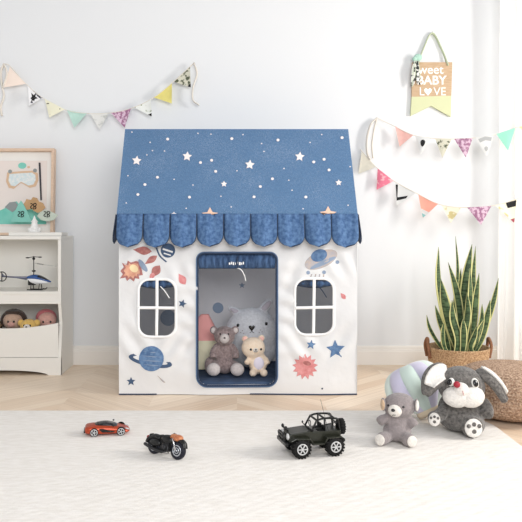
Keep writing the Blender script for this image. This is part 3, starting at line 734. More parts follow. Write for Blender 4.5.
for i, (a, c_, dd, hw, bd) in enumerate(leaves):
    D = BD+dd*.9; p0 = P(a[0], a[1], D); p0.z = .135; p2 = P(c_[0], c_[1], D-.02); pm = (p0+p2)/2+Vector((-bd[0]*D/F, 0, 0))*(-1 if a[0] > c_[0] else 1)*-1
    w1, w2 = random.uniform(-3.5, 3.5)*D/F, random.uniform(-3, 3)*D/F
    pts = bez([p0, p0.lerp(pm, .62)+Vector((w1, 0, 0)), pm.lerp(p2, .35)+Vector((w2, 0, 0)), p2], 18); tw = random.uniform(-.7, .7)
    lf = MB()
    def lfn(s):
        def fn(u, v):
            i_ = v*18; k = int(min(i_, 17)); c = pts[k].lerp(pts[k+1], i_-k); tg = (pts[k+1]-pts[k]).normalized()
            sd = tg.cross(Vector((math.sin(tw), -math.cos(tw), 0))).normalized(); nn = sd.cross(tg).normalized()
            wv = hw*(.62+.5*math.sin(PI*min(v*1.05, 1)*.75))*(1-max(0, (v-.5)/.5)**2.2)
            x = s[0]+(s[1]-s[0])*u
            return c+sd*x*wv+nn*(-.35*abs(x)**1.3*wv)
        return fn
    lf.grid(4, 20, lfn((-.70, .70))); lf.grid(1, 20, lfn((-1, -.70)), 1); lf.grid(1, 20, lfn((.70, 1)), 1)
    lf.build('leaf', [M_lf, M_le], pl, world=True, solid=.003)

# ================================================================ toy cabinet
CF = 3.98; CB = 4.275; CR = -1.015; CL = -1.665
def cz(py): return H-(py-CY)*CF/F
ca = thing('toy_cabinet', 'white toy cabinet with open shelf above a bin at the left wall', 'cabinet', ((CL+CR)/2, (CF+CB)/2, 0))
TOP = cz(236)
for x0, x1 in ((CL, CL+.018), (CR-.018, CR)):
    out = [(CF, 0), (CB, 0), (CB, TOP-.02), (CF, TOP-.02), (CF, cz(304)), (CF+.002, cz(304)), (CF+.03, cz(322)), (CF+.03, cz(326)), (CF, cz(357))]
    MB().prism(out, x0, x1, lambda a, b, d: (d, a, b)).build('side_panel', M_white, ca, world=True, smooth=False, bevel=.0015)
MB().box((CL-.002, CF-.004, TOP-.020), (CR+.002, CB, TOP)).build('top_panel', M_white, ca, world=True, smooth=False, bevel=.002)
MB().box((CL+.018, CB-.008, .06), (CR-.018, CB, TOP-.02)).build('back_panel', M_white, ca, world=True, smooth=False)
sh = .8376-(291.5-CY)*CF/F
MB().box((CL+.018, CF, sh-.016), (CR-.018, CB-.008, sh)).build('shelf', M_white, ca, world=True, smooth=False, bevel=.0015)
MB().box((CL+.018, CF+.004, cz(304)), (CR-.018, CF+.018, sh-.016)).build('rail', M_white, ca, world=True, smooth=False, bevel=.0015)
xc = (CL+CR)/2; hw = (CR-CL)/2-.018
out = [(xc-hw, cz(357.5)), (xc+hw, cz(357.5))]+[(xc+hw*math.cos(PI*i/24), cz(323)-.033*math.sin(PI*i/24)) for i in range(25)]
out = [(xc-hw, cz(357.5)), (xc+hw, cz(357.5))]+[(xc+hw*(1-2*i/24), cz(323)-.033*(1-(1-2*i/24)**2)) for i in range(25)]
MB().prism(out, CF+.004, CF+.018, lambda a, b, d: (a, d, b)).build('bin_front', M_white, ca, world=True, smooth=False, bevel=.0015)
W = (CR-CL)/2
out = [(xc-W, cz(357.8)), (xc-W, 0), (xc-W+.075, 0)]+[(xc-(W-.075)*math.cos(PI*i/24), .028*math.sin(PI*i/24)) for i in range(1, 24)]+[(xc+W-.075, 0), (xc+W, 0), (xc+W, cz(357.8))]
MB().prism(out[::-1], CF-.001, CF+.016, lambda a, b, d: (a, d, b)).build('base_board', M_white, ca, world=True, smooth=False)
MB().box((CL+.018, CF+.018, .055), (CR-.018, CB-.008, .068)).build('bin_floor', M_white, ca, world=True, smooth=False)

# plush heads peeping out of the bin
def bin_toy(px, py, D, r, fm, name, label, extra):
    c = P(px, py, D); t = thing(name, label, 'soft toy', (c.x, c.y, .068)); z = c.z-.068
    mb = MB().ell((0, 0, z), (r, r*.8, r*.9)).ell((0, .0, (z-r)*.5+.005), (r*.85, r*.7, (z-r*.4)*.5))
    mb.build('body', fm, t, remesh=.007)
    hc, hr = (0, 0, z), (r, r*.8, r*.9)
    extra(t, hc, hr, z)
    return t
F_tanb = fur('tan_face_plush', rgb(204, 172, 152)); F_drk = fur('dark_brown_plush', rgb(72, 58, 52)); F_yel = fur('yellow_plush', rgb(236, 196, 112)); F_ros = fur('rose_plush', rgb(196, 110, 116)); F_skin = fur('peach_plush', rgb(222, 172, 160))
def eyes(t, hc, hr, az, el, r=.006, az2=None):
    for a in (-az, az if az2 is None else az2):
        p, n = on_ell(hc, hr, a, el); feature(t, 'eye', M_eye, p, n, (r, r*1.15, .004), 'black bead eye')
def ex1(t, hc, hr, z):
    mb = MB()
    for k in range(16):
        a = math.radians(-20+k*220/15); mb.ell((hr[0]*.98*math.cos(a), .01, z+hr[2]*.98*math.sin(a)), (.020, .026, .019))
    for k in range(6): mb.ell((hr[0]*(-.5+k*.2), -.012, z+hr[2]*.92), (.016, .022, .014))
    lab(mb.build('mane', F_drk, t, remesh=.006), 'dark brown shaggy mane'); eyes(t, hc, hr, 20, 2)
    p, n = on_ell(hc, hr, 0, -20); feature(t, 'muzzle', F_skin, p, n, (.022, .018, .014))
bin_toy(13.5, 321, 4.10, .062, F_tanb, 'lion_plush', 'tan-faced plush with dark brown shaggy mane peeping out of the bin', ex1)
def ex2(t, hc, hr, z):
    for sx in (-1, 1):
        e = MB().ell((sx*hr[0]*.86, 0, z+hr[2]*.5), (.02, .012, .02)).build('ear', F_yel, t)
    eyes(t, hc, hr, 24, 18); p, n = on_ell(hc, hr, 0, 8); feature(t, 'muzzle', F_cream, p, n, (.02, .016, .012)); feature(t, 'nose', M_eye, p+n*.01, n, (.006, .005, .004))
bin_toy(29, 327, 4.045, .054, F_yel, 'bear_plush', 'yellow bear plush peeping over the front of the bin', ex2)
def ex3(t, hc, hr, z):
    mb = MB().ell((-.012, .025, z+.014), (hr[0]*1.12, hr[1]*.9, hr[2]*1.05)); lab(mb.build('hair', F_ros, t), 'rose pink hair')
    eyes(t, hc, hr, 14, -4, .006, 40); p, n = on_ell(hc, hr, 24, -24); feature(t, 'muzzle', F_skin, p, n, (.02, .015, .012))
bin_toy(47, 320.5, 4.10, .056, F_skin, 'pig_plush', 'peach-faced plush with rose pink hair at the right end of the bin', ex3)
def ex4(t, hc, hr, z): lab(MB().ell((0.01, -.03, z-.005), (.02, .02, .02)).build('muzzle', F_tanb, t), 'tan muzzle')
bin_toy(-6, 326, 4.06, .05, mat('leopard_plush', rgb(150, 128, 100), .95, col2=rgb(42, 36, 32), vscale=60, thr=(.46, .52), bump=.5, bscale=170), 'leopard_plush', 'spotted dark plush at the far left of the bin', ex4)

# ================================================================ toy helicopter on the shelf
HD = 4.09; hp_ = P(37, 291, HD); 
he = thing('toy_helicopter', 'blue and white toy helicopter standing on the cabinet shelf', 'toy helicopter', (hp_.x, HD, sh), rz=-.10)
M_blue = mat('blue_gloss', rgb(52, 88, 150), .25, spec=.5); M_wh = mat('white_gloss', rgb(240, 240, 242), .3, spec=.5); M_vis = mat('smoked_canopy', rgb(30, 36, 52), .1, spec=.6)
k = HD/F
secs = [(-.055, .012, .060, .078), (-.035, .024, .038, .088), (-.005, .030, .032, .092), (.03, .028, .034, .082), (.06, .018, .038, .066), (.088, .004, .044, .050)]
def loft(secs, n=16, zsplit=None):
    mb = MB(); vs = []
    for x, hw, z0, z1 in secs:
        for j in range(n):
            a = 2*PI*j/n; vs.append((x, hw*math.cos(a), (z0+z1)/2+(z1-z0)/2*math.sin(a)))
    fs = [(i*n+j, i*n+(j+1)%n, (i+1)*n+(j+1)%n, (i+1)*n+j) for i in range(len(secs)-1) for j in range(n)]
    fs += [tuple(range(n)), tuple((len(secs)-1)*n+j for j in range(n-1, -1, -1))]
    mb.add(vs, fs); return mb
lab(loft([(x, h_*1.0, z0, z1-.012) for x, h_, z0, z1 in secs]).build('fuselage', M_wh, he, subsurf=1), 'white lower hull')
top = loft([(x-.003, h_*1.04, (z0+z1)/2-.002, z1+.002) for x, h_, z0, z1 in secs]); lab(top.build('upper_hull', M_blue, he, subsurf=1), 'blue upper hull')
lab(loft([(.012, .0285, .060, .0885), (.03, .0275, .056, .084), (.055, .019, .052, .070), (.072, .009, .050, .060)]).build('canopy', M_vis, he, subsurf=1), 'dark canopy')
MB().box((-.05, -.016, .028), (-.012, .016, .06)).tube([(-.035, .0, .06), (-.02, 0, .085)], .008).build('engine', M_black, he, smooth=False, bevel=.003)
MB().tube([(-.05, 0, .072), (-.13, 0, .074), (-.215, 0, .078)], [.008, .0055, .0045]).add([(-.16, -.0015, .075), (-.215, -.0015, .075), (-.222, -.0015, .106), (-.200, -.0015, .084)], [(0, 1, 2, 3)]).tube([(-.06, .012, .06), (-.14, 0, .073)], .0022).tube([(-.06, -.012, .06), (-.14, 0, .073)], .0022).build('tail_boom', M_slate if False else mat('grey_alloy', rgb(128, 132, 150), .4, metal=.5), he)
MB().tube(bez([(-.02, 0, .09), (-.02, 0, .20)], 4), .0028).ell((-.02, 0, .112), (.012, .012, .006)).ell((-.02, 0, .185), (.009, .009, .008)).build('mast', M_black, he)
fl = MB().tube([(-.058, 0, .190), (-.02, 0, .196), (.018, 0, .194)], .002).ell((-.058, 0, .190), (.013, .005, .004)).ell((.018, 0, .194), (.013, .005, .004))
fl.build('flybar', M_black, he)
for a in (-.30, PI-.30):
    ca_, sa_ = math.cos(a), math.sin(a)
    rb_ = MB().add([(-.02+ca_*.01-sa_*.004, sa_*.01+ca_*.004, .158), (-.02+ca_*.16-sa_*.006, sa_*.16+ca_*.009, .142), (-.02+ca_*.16+sa_*.006, sa_*.16-ca_*.009, .142), (-.02+ca_*.01+sa_*.004, sa_*.01-ca_*.004, .158)], [(0, 1, 2, 3)])
    if a < 0: rb_.build('rotor_blade', mat('translucent_blade', rgb(200, 200, 196), .4), he, solid=.002)
MB().tube([(-.02+.06, -.0, .15), (-.02+.02, 0, .156)], .003).build('blade_grip', M_black, he)
tr = MB().tube([(-.215+.028*math.cos(2*PI*i/24), -.004, .078+.028*math.sin(2*PI*i/24)) for i in range(24)], .003, 6, closed=True)
tr.tube([(-.215, -.004, .052), (-.215, -.004, .104)], .003, 6).build('tail_rotor', M_black, he)
for sy in (-.026, .026):
    mb = MB().tube(bez([(-.05, sy, .004), (-.04, sy, .003), (.035, sy, .003), (.052, sy, .012)], 12), .003)
    for x in (-.03, .02): mb.tube([(x, sy, .003), (x, sy*.5, .04)], .0026)
    mb.build('skid', M_black, he)

# ================================================================ things on top of the cabinet
t = MB().box(P(8.8, 0, 4.02)*1, P(62, 0, 4.02)*1)
bp0 = P(8.8, 0, 4.0).x; bp1 = P(62, 0, 4.0).x
o = MB().box((bp0, 3.995, TOP+.0005), (bp1, 4.14, TOP+.021)).build('tray', M_white, smooth=False, bevel=.003)
tag(o, 'flat white board lying on top of the toy cabinet', 'board')
# picture frame leaning on the wall
fr_r = P(53.2, 0, 4.22).x; fr_l = fr_r-.52; fz0 = TOP+.001; fz1 = P(0, 148.3, 4.24).z; fh = fz1-fz0; fw = fr_r-fr_l
pf = thing('picture_frame', 'large pale wooden box frame with nursery landscape leaning on the wall above the cabinet', 'picture frame', ((fr_l+fr_r)/2, 4.232, fz0), rot=(math.radians(-3.2), 0, 0))
M_wood = mat('pale_wood', rgb(226, 198, 174), .6, var=.12, vscale=30, stretch=(1, 1, 6))
def xz(a, b, d): return (a, d, b)
h2 = fw/2
MB().ring([(-h2, 0), (h2, 0), (h2, fh), (-h2, fh)], [(-h2+.016, .016), (h2-.016, .016), (h2-.016, fh-.016), (-h2+.016, fh-.016)], -.022, .028, xz).build('frame', M_wood, pf, smooth=False)
art = MB(); M_mat = mat('white_mount', rgb(240, 238, 234), .9)
art.add([xz(-h2+.014, .014, .022), xz(h2-.014, .014, .022), xz(h2-.014, fh-.014, .022), xz(-h2+.014, fh-.014, .022)], [(0, 1, 2, 3)], 0)
def q(px, py): return ((px-CX)*4.25/F-(fr_l+fr_r)/2, (H-(py-CY)*4.25/F)-fz0)
def ap(pts, mi, d=.020, c=None, rings=1):
    art.poly([q(*p) for p in pts], lambda a, b: xz(a, b, d), mi, rings, q(*c) if c else None)
ap([(-20, 160), (46, 160), (46, 226), (-20, 226)], 1)
ap([(-20, 214), (-12, 206), (0, 210), (6, 207), (10, 202), (16, 201), (20, 206), (28, 208), (46, 212), (46, 224), (-20, 224)], 2, .019, (8, 217)); ap([(4, 207), (9, 202), (15, 201.5), (19, 207), (12, 212)], 3, .018)
# sleep-mask shape
mk = [(6, 172), (10, 171.5), (22, 170.5), (33, 170), (37, 173), (37.5, 180), (35, 186), (29, 187.5), (23, 184), (20, 182.5), (17, 185), (13, 188.5), (8, 187.5), (5, 181)]
ap(mk, 4, .017, (21, 178)); ap([(21+(x-21)*.84, 178.3+(y-178.3)*.74) for x, y in mk], 5, .016, (21, 178))
ap(circ(9, 171, 2, 2), 3, .0165); ap(circ(34, 170, 2, 2), 3, .0165); ap(circ(21, 165, 4.2, 3.2, 16), 2, .018); ap(circ(27.5, 166.5, 1.4, 1.2), 4, .018)
ap([(37.5, 162), (39.5, 162), (41.5, 200), (39.8, 200)], 6, .016)
art.build('artwork', [M_mat, mat('blush_paper', rgb(236, 226, 220), .9), mat('teal_paint', rgb(110, 196, 180), .9, col2=rgb(140, 210, 196), vscale=12), mat('grey_paint', rgb(150, 156, 156), .9), mat('beige_paint', rgb(220, 188, 158), .9), mat('blue_floral', rgb(210, 226, 230), .9, col2=rgb(236, 238, 236), vscale=90), mat('charcoal_paint', rgb(72, 70, 76), .9)], pf, smooth=False)
# card garland in front of the frame: three cut shapes with black script marks
M_inks = mat('black_ink', rgb(30, 28, 30), .8)
def cut_shape(name, label, pts, D, m, mark, th=.006):
    c = P(sum(p[0] for p in pts)/len(pts), max(p[1] for p in pts), D)
    t = thing(name, label, 'wall decoration', (c.x, D, c.z)); mb = MB()
    mb.prism([((px-CX)*D/F, H-(py-CY)*D/F) for px, py in pts], D-th/2, D+th/2, lambda a, b, d: (a, d, b))
    mb.build('board', m, t, world=True, smooth=False)
    mx_, my_ = mark; mk = MB()
    for st in ([(-3, -2.5), (-1.6, -3), (-1, -1.4), (-2.2, -.4), (-3.2, .8), (-2.2, 2), (-.9, 1.4)], [(0, -3), (.3, 0), (.2, 3)], [(.3, -2.6), (2, -3.2), (2.9, -1.8), (1.8, -.4), (.6, 0)], [(1.6, 0), (2.6, 1.2), (1.4, 2.6)]):
        mk.tube([P(mx_+a, my_+b, D-th/2-.001) for a, b in bez([(x, y, 0) for x, y in st], 8) for a, b in [(a, b)]] if False else [P(mx_+v.x, my_+v.y, D-th/2-.001) for v in bez([(x, y, 0) for x, y in st], 8)], .0028, 5)
    lab(mk.build('script_mark', M_inks, t, world=True), 'black brush script mark'); return t
clo = [(32, 209), (25, 210), (22.5, 206), (25, 202), (26.5, 199), (31, 200), (33, 197), (37, 198), (39, 201.5), (43, 203), (45.5, 207.5), (42, 211), (38, 213), (34, 211)]
cut_shape('cloud_cutout', 'brown cloud-shaped wooden cutout with black script in front of the frame', clo, 4.172, mat('kraft_card', rgb(198, 160, 118), .8, var=.15, vscale=20), (33.5, 206.5))
cut_shape('tent_cutout', 'teal triangle cutout with black script in front of the frame', [(10.5, 222), (32, 222), (29, 215), (24, 205), (21, 200.5), (18, 205)], 4.168, mat('teal_card', rgb(140, 206, 192), .8, var=.08), (21, 214.5))
cut_shape('leaf_cutout', 'pale sage leaf cutout with black script at the right frame edge', [(37, 216), (41, 211), (46, 210), (52, 212), (58, 215), (54, 220), (47, 221.5), (41, 220)], 4.176, mat('sage_card', rgb(204, 214, 200), .8, var=.08), (47, 214.5))
# white castle-shaped ornament on the board
kp = P(34.5, 0, 4.07)
t = thing('ornament', 'small white tiered ceramic ornament standing on the white board', 'ornament', (kp.x, 4.07, TOP+.021))
M_cer = mat('white_ceramic', rgb(244, 243, 240), .35, spec=.5)
MB().lathe([(.034, 0), (.037, .006), (.033, .016), (.022, .022), (.026, .030), (.019, .038), (.016, .058), (.021, .064), (.012, .072), (.006, .086), (.0015, .098)], 24).build('figurine_body', M_cer, t)
mb = MB()
for k_ in range(6):
    a = PI*2*k_/6; mb.ell((.030*math.cos(a), .030*math.sin(a), .016), (.009, .009, .012))
mb.build('base_lobes', M_cer, t)

# ================================================================ buntings
def pat(name, base, acc, scale, thr, **k): return mat(name, base, .9, col2=acc, vscale=scale, thr=thr, trans=.15, **k)
FM = {
 'peach': mat('flag_peach', rgb(250, 234, 222), .9, trans=.15), 'splash': pat('flag_navy_splash', rgb(244, 244, 246), rgb(40, 44, 66), 22, (.40, .44)),
 'dots': pat('flag_cream_dots', rgb(240, 238, 214), rgb(40, 38, 34), 55, (.33, .36)), 'mint': mat('flag_mint', rgb(196, 230, 218), .9, trans=.15, var=.15, vscale=30),
 'white': pat('flag_white_grey', rgb(230, 230, 226), rgb(196, 198, 194), 30, (.36, .5)), 'mauve': pat('flag_mauve', rgb(224, 196, 214), rgb(164, 116, 146), 60, (.44, .56)),
 'sprig': pat('flag_green_sprig', rgb(240, 242, 236), rgb(120, 134, 80), 40, (.36, .42)), 'yellow': mat('flag_yellow', rgb(238, 226, 138), .9, trans=.15, var=.1, vscale=20),
 'olive': pat('flag_olive', rgb(216, 214, 196), rgb(92, 98, 78), 50, (.42, .5)), 'pink': mat('flag_pink', rgb(240, 190, 182), .9, trans=.15, var=.12, vscale=50),
 'hot': pat('flag_bright_pink', rgb(234, 128, 152), rgb(246, 190, 196), 40, (.36, .46)), 'beige': mat('flag_beige', rgb(216, 212, 198), .9, trans=.15, var=.12, vscale=30),
 'teal': mat('flag_teal', rgb(152, 216, 194), .9, trans=.15), 'cream': pat('flag_cream', rgb(242, 238, 216), rgb(206, 192, 140), 30, (.36, .46)),
 'lines': mat('flag_white', rgb(224, 225, 224), .9, trans=.15), 'coral': mat('flag_coral', rgb(240, 170, 152), .9, trans=.15), 'black': mat('flag_black_print', rgb(38, 38, 40), .9), 'greyprint': mat('flag_grey_print', rgb(176, 178, 178), .9), 'wine': mat('flag_wine_print', rgb(160, 80, 90), .9), 'aqua': mat('flag_aqua', rgb(140, 190, 190), .9)}
WORD = {'peach': 'pale peach', 'splash': 'white with navy splash', 'dots': 'cream with black dots', 'mint': 'mint green', 'white': 'white and grey', 'mauve': 'mauve patterned', 'sprig': 'white with green sprigs', 'yellow': 'yellow', 'olive': 'olive patterned', 'pink': 'pink', 'hot': 'bright pink', 'beige': 'beige', 'teal': 'teal', 'cream': 'cream', 'lines': 'white printed', 'coral': 'coral'}
def bunting(label, string, flags, tails, D):
    p0 = P(*string[0], D(string[0][0])); t = thing('bunting', label, 'bunting', p0)
    MB().tube(bez([P(a, b, D(a)) for a, b in string], 60), .0045, 6, flat=.6).build('tape', M_string, t, world=True)
    for a, b, c, kind, prints in flags:
        d = D(a[0]); A, B, Cc = P(*a, D(a[0])), P(*b, D(b[0])), P(*c, D(c[0]))
        cu = random.uniform(.006, .016)*random.choice((-1, 1))
        def fn(u, v, A=A, B=B, Cc=Cc, cu=cu):
            top = A.lerp(B, u); p = top.lerp(Cc, v); return p+Vector((0, -.004-.012*v+cu*math.sin(PI*u)*(1-v)*math.sin(PI*(v*.8+.1)), 0))
        ms = [FM[kind]]; mb = MB().grid(8, 10, fn)
        for pts, pm in prints:      # printed marks on the flag
            if FM[pm] not in ms: ms.append(FM[pm])
            # the mark's corners given as barycentric (u, v) on the flag
            mb.poly(pts, lambda u, v: fn(u, v)+Vector((0, -.0012, 0)), ms.index(FM[pm]), 2)
        o = mb.build('flag', ms, t, world=True); lab(o, WORD[kind]+' flag')
    for pth in tails:
        MB().tube(bez([P(a, b, D(a)+dd) for a, b, dd in pth], 20), .011, 8, flat=.5).build('ribbon_tail', M_string, t, world=True)
    return t
blob = circ(.5, .35, .22, .2, 12)
star_ = starpts(.55, .4, .34, .5, 6)
bar = [(.1, .05), (.9, .05), (.9, .2), (.1, .2)]
tip = [(.0, .8), (1, .8), (1, .97), (0, .97)]
DL = lambda px: 4.262-.014*math.sin(PI*min(max((px-5)/190, 0), 1))
bunting('bunting of nine small flags hung on the wall above the cabinet and tent roof', [(4,64),(10,66),(26,84),(43,98),(66,110),(88,113.5),(110,113),(132,108),(153,98),(173,82),(194,63)], [
 ((10,67),(26,84),(5,88),'peach',[]), ((28,86),(43,98),(30,106),'splash',[(star_,'black')]), ((45,99),(65,109.5),(50,118),'dots',[]), ((67,110),(87,113.5),(75,128),'mint',[]),
 ((90,113.5),(109,113),(100,130),'white',[]), ((111,113),(131,108.5),(125,128),'mauve',[]), ((134,107.5),(151,99),(152,117),'sprig',[(tip,'black')]), ((154,97.5),(172,83.5),(172,104),'yellow',[]), ((174,82),(190,67),(191,88),'olive',[(tip,'black')])],
 [[(194,63,0),(197,74,-.01),(193,88,-.01),(193,100,-.01),(199,105,-.01)], [(4,64,0),(1,72,-.01),(2,85,-.01),(4,96,-.01),(1,106,-.01),(2,116,-.01)], [(4,64,0),(7,74,-.012),(3,88,-.012)]], DL)
DR = lambda px: 4.275 - .20*min(max((px-376)/110, 0), 1)
bunting('upper bunting with pink first flag and teal flag hung across to the curtain', [(377,118),(394,126),(413,135),(431,138),(452,139),(473,138),(494,135),(515,128),(538,120),(560,110)], [
 ((395,126),(413,135.5),(399,147),'pink',[]), ((415,136),(431,138.5),(420,155),'lines',[(blob,'black')]), ((435,138.8),(451.5,139),(441.5,158),'olive',[]), ((454,139),(472.5,138),(465,158),'mauve',[]),
 ((475,137.5),(494,135),(486,157),'lines',[([(.1,.1),(.5,.02),(.9,.1),(.9,.28),(.5,.2),(.1,.28)],'greyprint'),(circ(.5,.62,.25,.12,10),'greyprint')]), ((496,134),(515,128),(507,151),'teal',[]), ((517,127.5),(537,120.5),(530,143),'cream',[])],
 [[(377,118,0),(371,124,-.01),(367,138,-.015),(367,152,-.015),(370,160,-.015)], [(377,118,0),(374,130,-.02),(372,145,-.02),(373,158,-.02)]], DR)
DR2 = lambda px: 4.262 - .20*min(max((px-376)/110, 0), 1)
bunting('lower bunting with beige and bright pink flags sagging from the roof corner to the curtain', [(360,149),(376,167),(394,181),(416,193),(440,204.5),(465,207.5),(494,205.5),(522,197),(550,186)], [
 ((361.5,152),(376,167),(358,174),'beige',[]), ((377.5,168.5),(393.5,181),(376,190),'hot',[]), ((395,182),(416,193),(396,206),'lines',[([(.02,.1),(.14,.05),(.2,.75),(.1,.78)],'black'),([(.14,.62),(.85,.3),(.9,.46),(.14,.76)],'black')]), ((418,194),(438,204),(422,218),'coral',[(tip,'aqua'),([(.0,.6),(1,.6),(1,.8),(0,.8)],'lines')]),
 ((441.5,205.5),(461,207.5),(450,223),'cream',[]), ((467,207.5),(491,206),(480,225),'mauve',[]), ((495,205.5),(516.5,199.5),(513,223),'cream',[([(.5,.02),(.98,.02),(.98,.28),(.5,.28)],'black'),(tip,'wine')]), ((519,198.5),(540,190.5),(534,214),'white',[])],
 [], DR2)

# ================================================================ wall plaque and tassel
SD = 4.285
def sx_(px): return (px-CX)*SD/F
def sz_(py): return H-(py-CY)*SD/F
t = thing('wall_plaque', 'wooden swallowtail plaque lettered in white hanging on the wall by ribbon', 'plaque', (sx_(431), SD, sz_(62)))
M_oak = mat('plaque_wood', rgb(204, 178, 148), .7, col2=rgb(188, 158, 126), vscale=18, stretch=(1, 1, 8))
MB().prism([(sx_(411.5), sz_(97)), (sx_(451), sz_(96)), (sx_(452), sz_(62.5)), (sx_(412), sz_(62.5))], SD-.008, SD+.008, lambda a, b, d: (a, d, b)).build('board', M_oak, t, world=True, smooth=False)
lab(MB().prism([(sx_(411.5), sz_(97)), (sx_(410.3), sz_(116)), (sx_(431), sz_(106)), (sx_(450.5), sz_(117)), (sx_(451), sz_(96))], SD-.008, SD+.008, lambda a, b, d: (a, d, b)).build('swallowtail', mat('pale_green_paint', rgb(208, 212, 172), .8), t, world=True, smooth=False), 'pale green swallowtail end')
MB().tube(bez([(sx_(418), SD-.011, sz_(63)), (sx_(423), SD, sz_(50)), (sx_(432), SD, sz_(33)), (sx_(442), SD, sz_(50)), (sx_(447.5), SD-.011, sz_(66))], 24), .012, 8, flat=.4).build('ribbon', mat('sage_ribbon', rgb(196, 206, 178), .9), t, world=True)
MB().tube([(sx_(432), SD-.006, sz_(32.5)), (sx_(432), WALL-.001, sz_(32.5))], .004, 8).build('nail', M_chrome, t, world=True)
M_letter = mat('white_lettering', rgb(250, 248, 244), .7)
def text(body, px, py, size_px, bold=0):
    cu = bpy.data.curves.new('t', 'FONT'); cu.body = body; cu.size = size_px*SD/F; cu.extrude = .001; cu.offset = bold; cu.space_character = 1.0
    o_ = bpy.data.objects.new('t', cu); COL.objects.link(o_); dg = bpy.context.evaluated_depsgraph_get(); dg.update()
    me = bpy.data.meshes.new_from_object(o_.evaluated_get(dg)); vs = [v.co.copy() for v in me.vertices]; fs = [tuple(p.vertices) for p in me.polygons]
    bpy.data.objects.remove(o_); bpy.data.curves.remove(cu)
    return [(v.x+sx_(px), SD-.0092-v.z, v.y+sz_(py)) for v in vs], fs
L_ = MB()
for a in (('sweet', 413, 74.0, 12.5, .0006), ('BABY', 416.5, 84.6, 12.2, .0016), ('L', 418.5, 95.6, 11.5, .0), ('VE', 433, 95.6, 11.5, .0)): L_.add(*text(*a))
L_.poly([(427.5+x*4.0, 92-y*4.0) for x, y in ((0, -1), (.85, 0), (.95, .55), (.5, .95), (0, .55), (-.5, .95), (-.95, .55), (-.85, 0))], lambda a, b: (sx_(a), SD-.0098, sz_(b)), 0, 1, (427.5, 92))
L_.build('lettering', M_letter, t, world=True, smooth=False)
ta = thing('tassel', 'mint topped tassel with black and white strands hanging over the plaque corner', 'tassel', (sx_(415.5), SD-.03, sz_(56)))
lab(MB().ell((sx_(417), SD-.026, sz_(58.5)), (.026, .012, .022)).ell((sx_(413.5), SD-.028, sz_(60)), (.015, .012, .014)).build('top_knot', mat('mint_yarn', rgb(176, 214, 198), .9, bump=.6, bscale=90), ta, world=True), 'mint yarn top')
mb = MB()
for k_ in range(16):
    a = random.uniform(-5, 5); e = random.uniform(78, 87)
    mb.tube(bez([P(416+a*.4, 61, SD-.028), P(415.5+a*.8, 70, SD-.034-.008*random.random()), P(415+a*1.1+random.uniform(-1, 1), e, SD-.028)], 8), .0042, 6, mi=0 if k_%3 else 1)
mb.build('strands', [mat('striped_yarn', rgb(232, 232, 226), .9, col2=rgb(52, 56, 58), vscale=45, thr=(.46, .52)), mat('sage_yarn', rgb(196, 206, 184), .9)], ta, world=True)

# ================================================================ toy off-road car
def wheel_mb(r, w_, tread=18):
    """tyre standing in the x-z plane, axle along y"""
    mb = MB(); R = Matrix.Rotation(PI/2, 4, 'X')
    mb.lathe([(r*.55, -w_/2), (r*.86, -w_/2), (r*.97, -w_*.38), (r, -w_*.2), (r, w_*.2), (r*.97, w_*.38), (r*.86, w_/2), (r*.55, w_/2)], 32, 0, R)
    for k_ in range(tread):
        a = 2*PI*k_/tread; Mx = Matrix.Rotation(a, 4, 'Y')
        mb.box((-.06*r*1.4, -w_*.46, r*.93), (.06*r*1.4, w_*.46, r*1.05), 0, Mx)
    return mb
def hub_mb(r, w_, sp, side):
    mb = MB(); R = Matrix.Rotation(PI/2, 4, 'X'); y = side*w_*.5
    mb.tube([(r*math.cos(2*PI*i/28), y, r*math.sin(2*PI*i/28)) for i in range(28)], r*.13, 6, closed=True)
    for k_ in range(sp):
        a = 2*PI*k_/sp; mb.tube([(0, y+side*.001, 0), (r*math.cos(a), y, r*math.sin(a))], r*.13, 6)
    mb.ell((0, y, 0), (r*.26, w_*.1, r*.26)); return mb
def place_wheel(parent, x, y, z, r, w_, sp, tm, hm, hr=.54, tread=18):
    side = -1 if y < 0 else 1
    w_o = wheel_mb(r, w_, tread).build('wheel', tm, parent); w_o.location = (x, y, z)
    hb = hub_mb(r*hr, w_, sp, side); hb.lathe([(r*hr, -w_*.3), (r*hr, w_*.3)], 24, 1, Matrix.Rotation(PI/2, 4, 'X')); lab(hb.build('hub', [hm, M_black], w_o), 'spoked silver hub' if hm is not M_black else 'dark hub'); return w_o
M_army = mat('army_green', rgb(32, 34, 23), .3, spec=.5, var=.1)
b = P(314.5, 457, 2.60)
je = thing('toy_off_road_car', 'dark green open-top toy off-road car with big black tyres on the rug', 'toy car', (b.x-.010, 2.562, RUG), rz=PI+math.radians(14)); je.scale = (.9, .9, .9)
for x in (-.0715, .0715):
    for y in (-.056, .056): place_wheel(je, x, y, .0395, .0380, .038, 6, M_rubber, M_silver)
mb = MB()
body = [(-.105, .062), (-.105, .098), (.018, .098), (.028, .102), (.112, .095), (.118, .088), (.118, .062), (.095, .058), (.03, .05), (-.03, .05), (-.095, .058)]
mb.prism(body, -.046, .046, lambda a, b_, d: (a, d, b_)); mb.build('car_body', M_army, je, smooth=False, bevel=.003)
for y0, y1 in ((-.074, -.044), (.044, .074)):
    mb = MB()
    mb.prism([(.022, .060), (.036, .080), (.098, .084), (.118, .074), (.118, .069), (.098, .078), (.038, .074), (.027, .058)], y0, y1, lambda a, b_, d: (a, d, b_))
    mb.prism([(-.112, .068), (-.098, .080), (-.035, .080), (-.024, .058), (-.029, .058), (-.040, .074), (-.098, .074), (-.112, .062)], y0, y1, lambda a, b_, d: (a, d, b_))
    mb.box((-.028, y0+.006, .050), (.026, y1-.006, .057))
    mb.build('fender', M_army, je, smooth=False, bevel=.002)
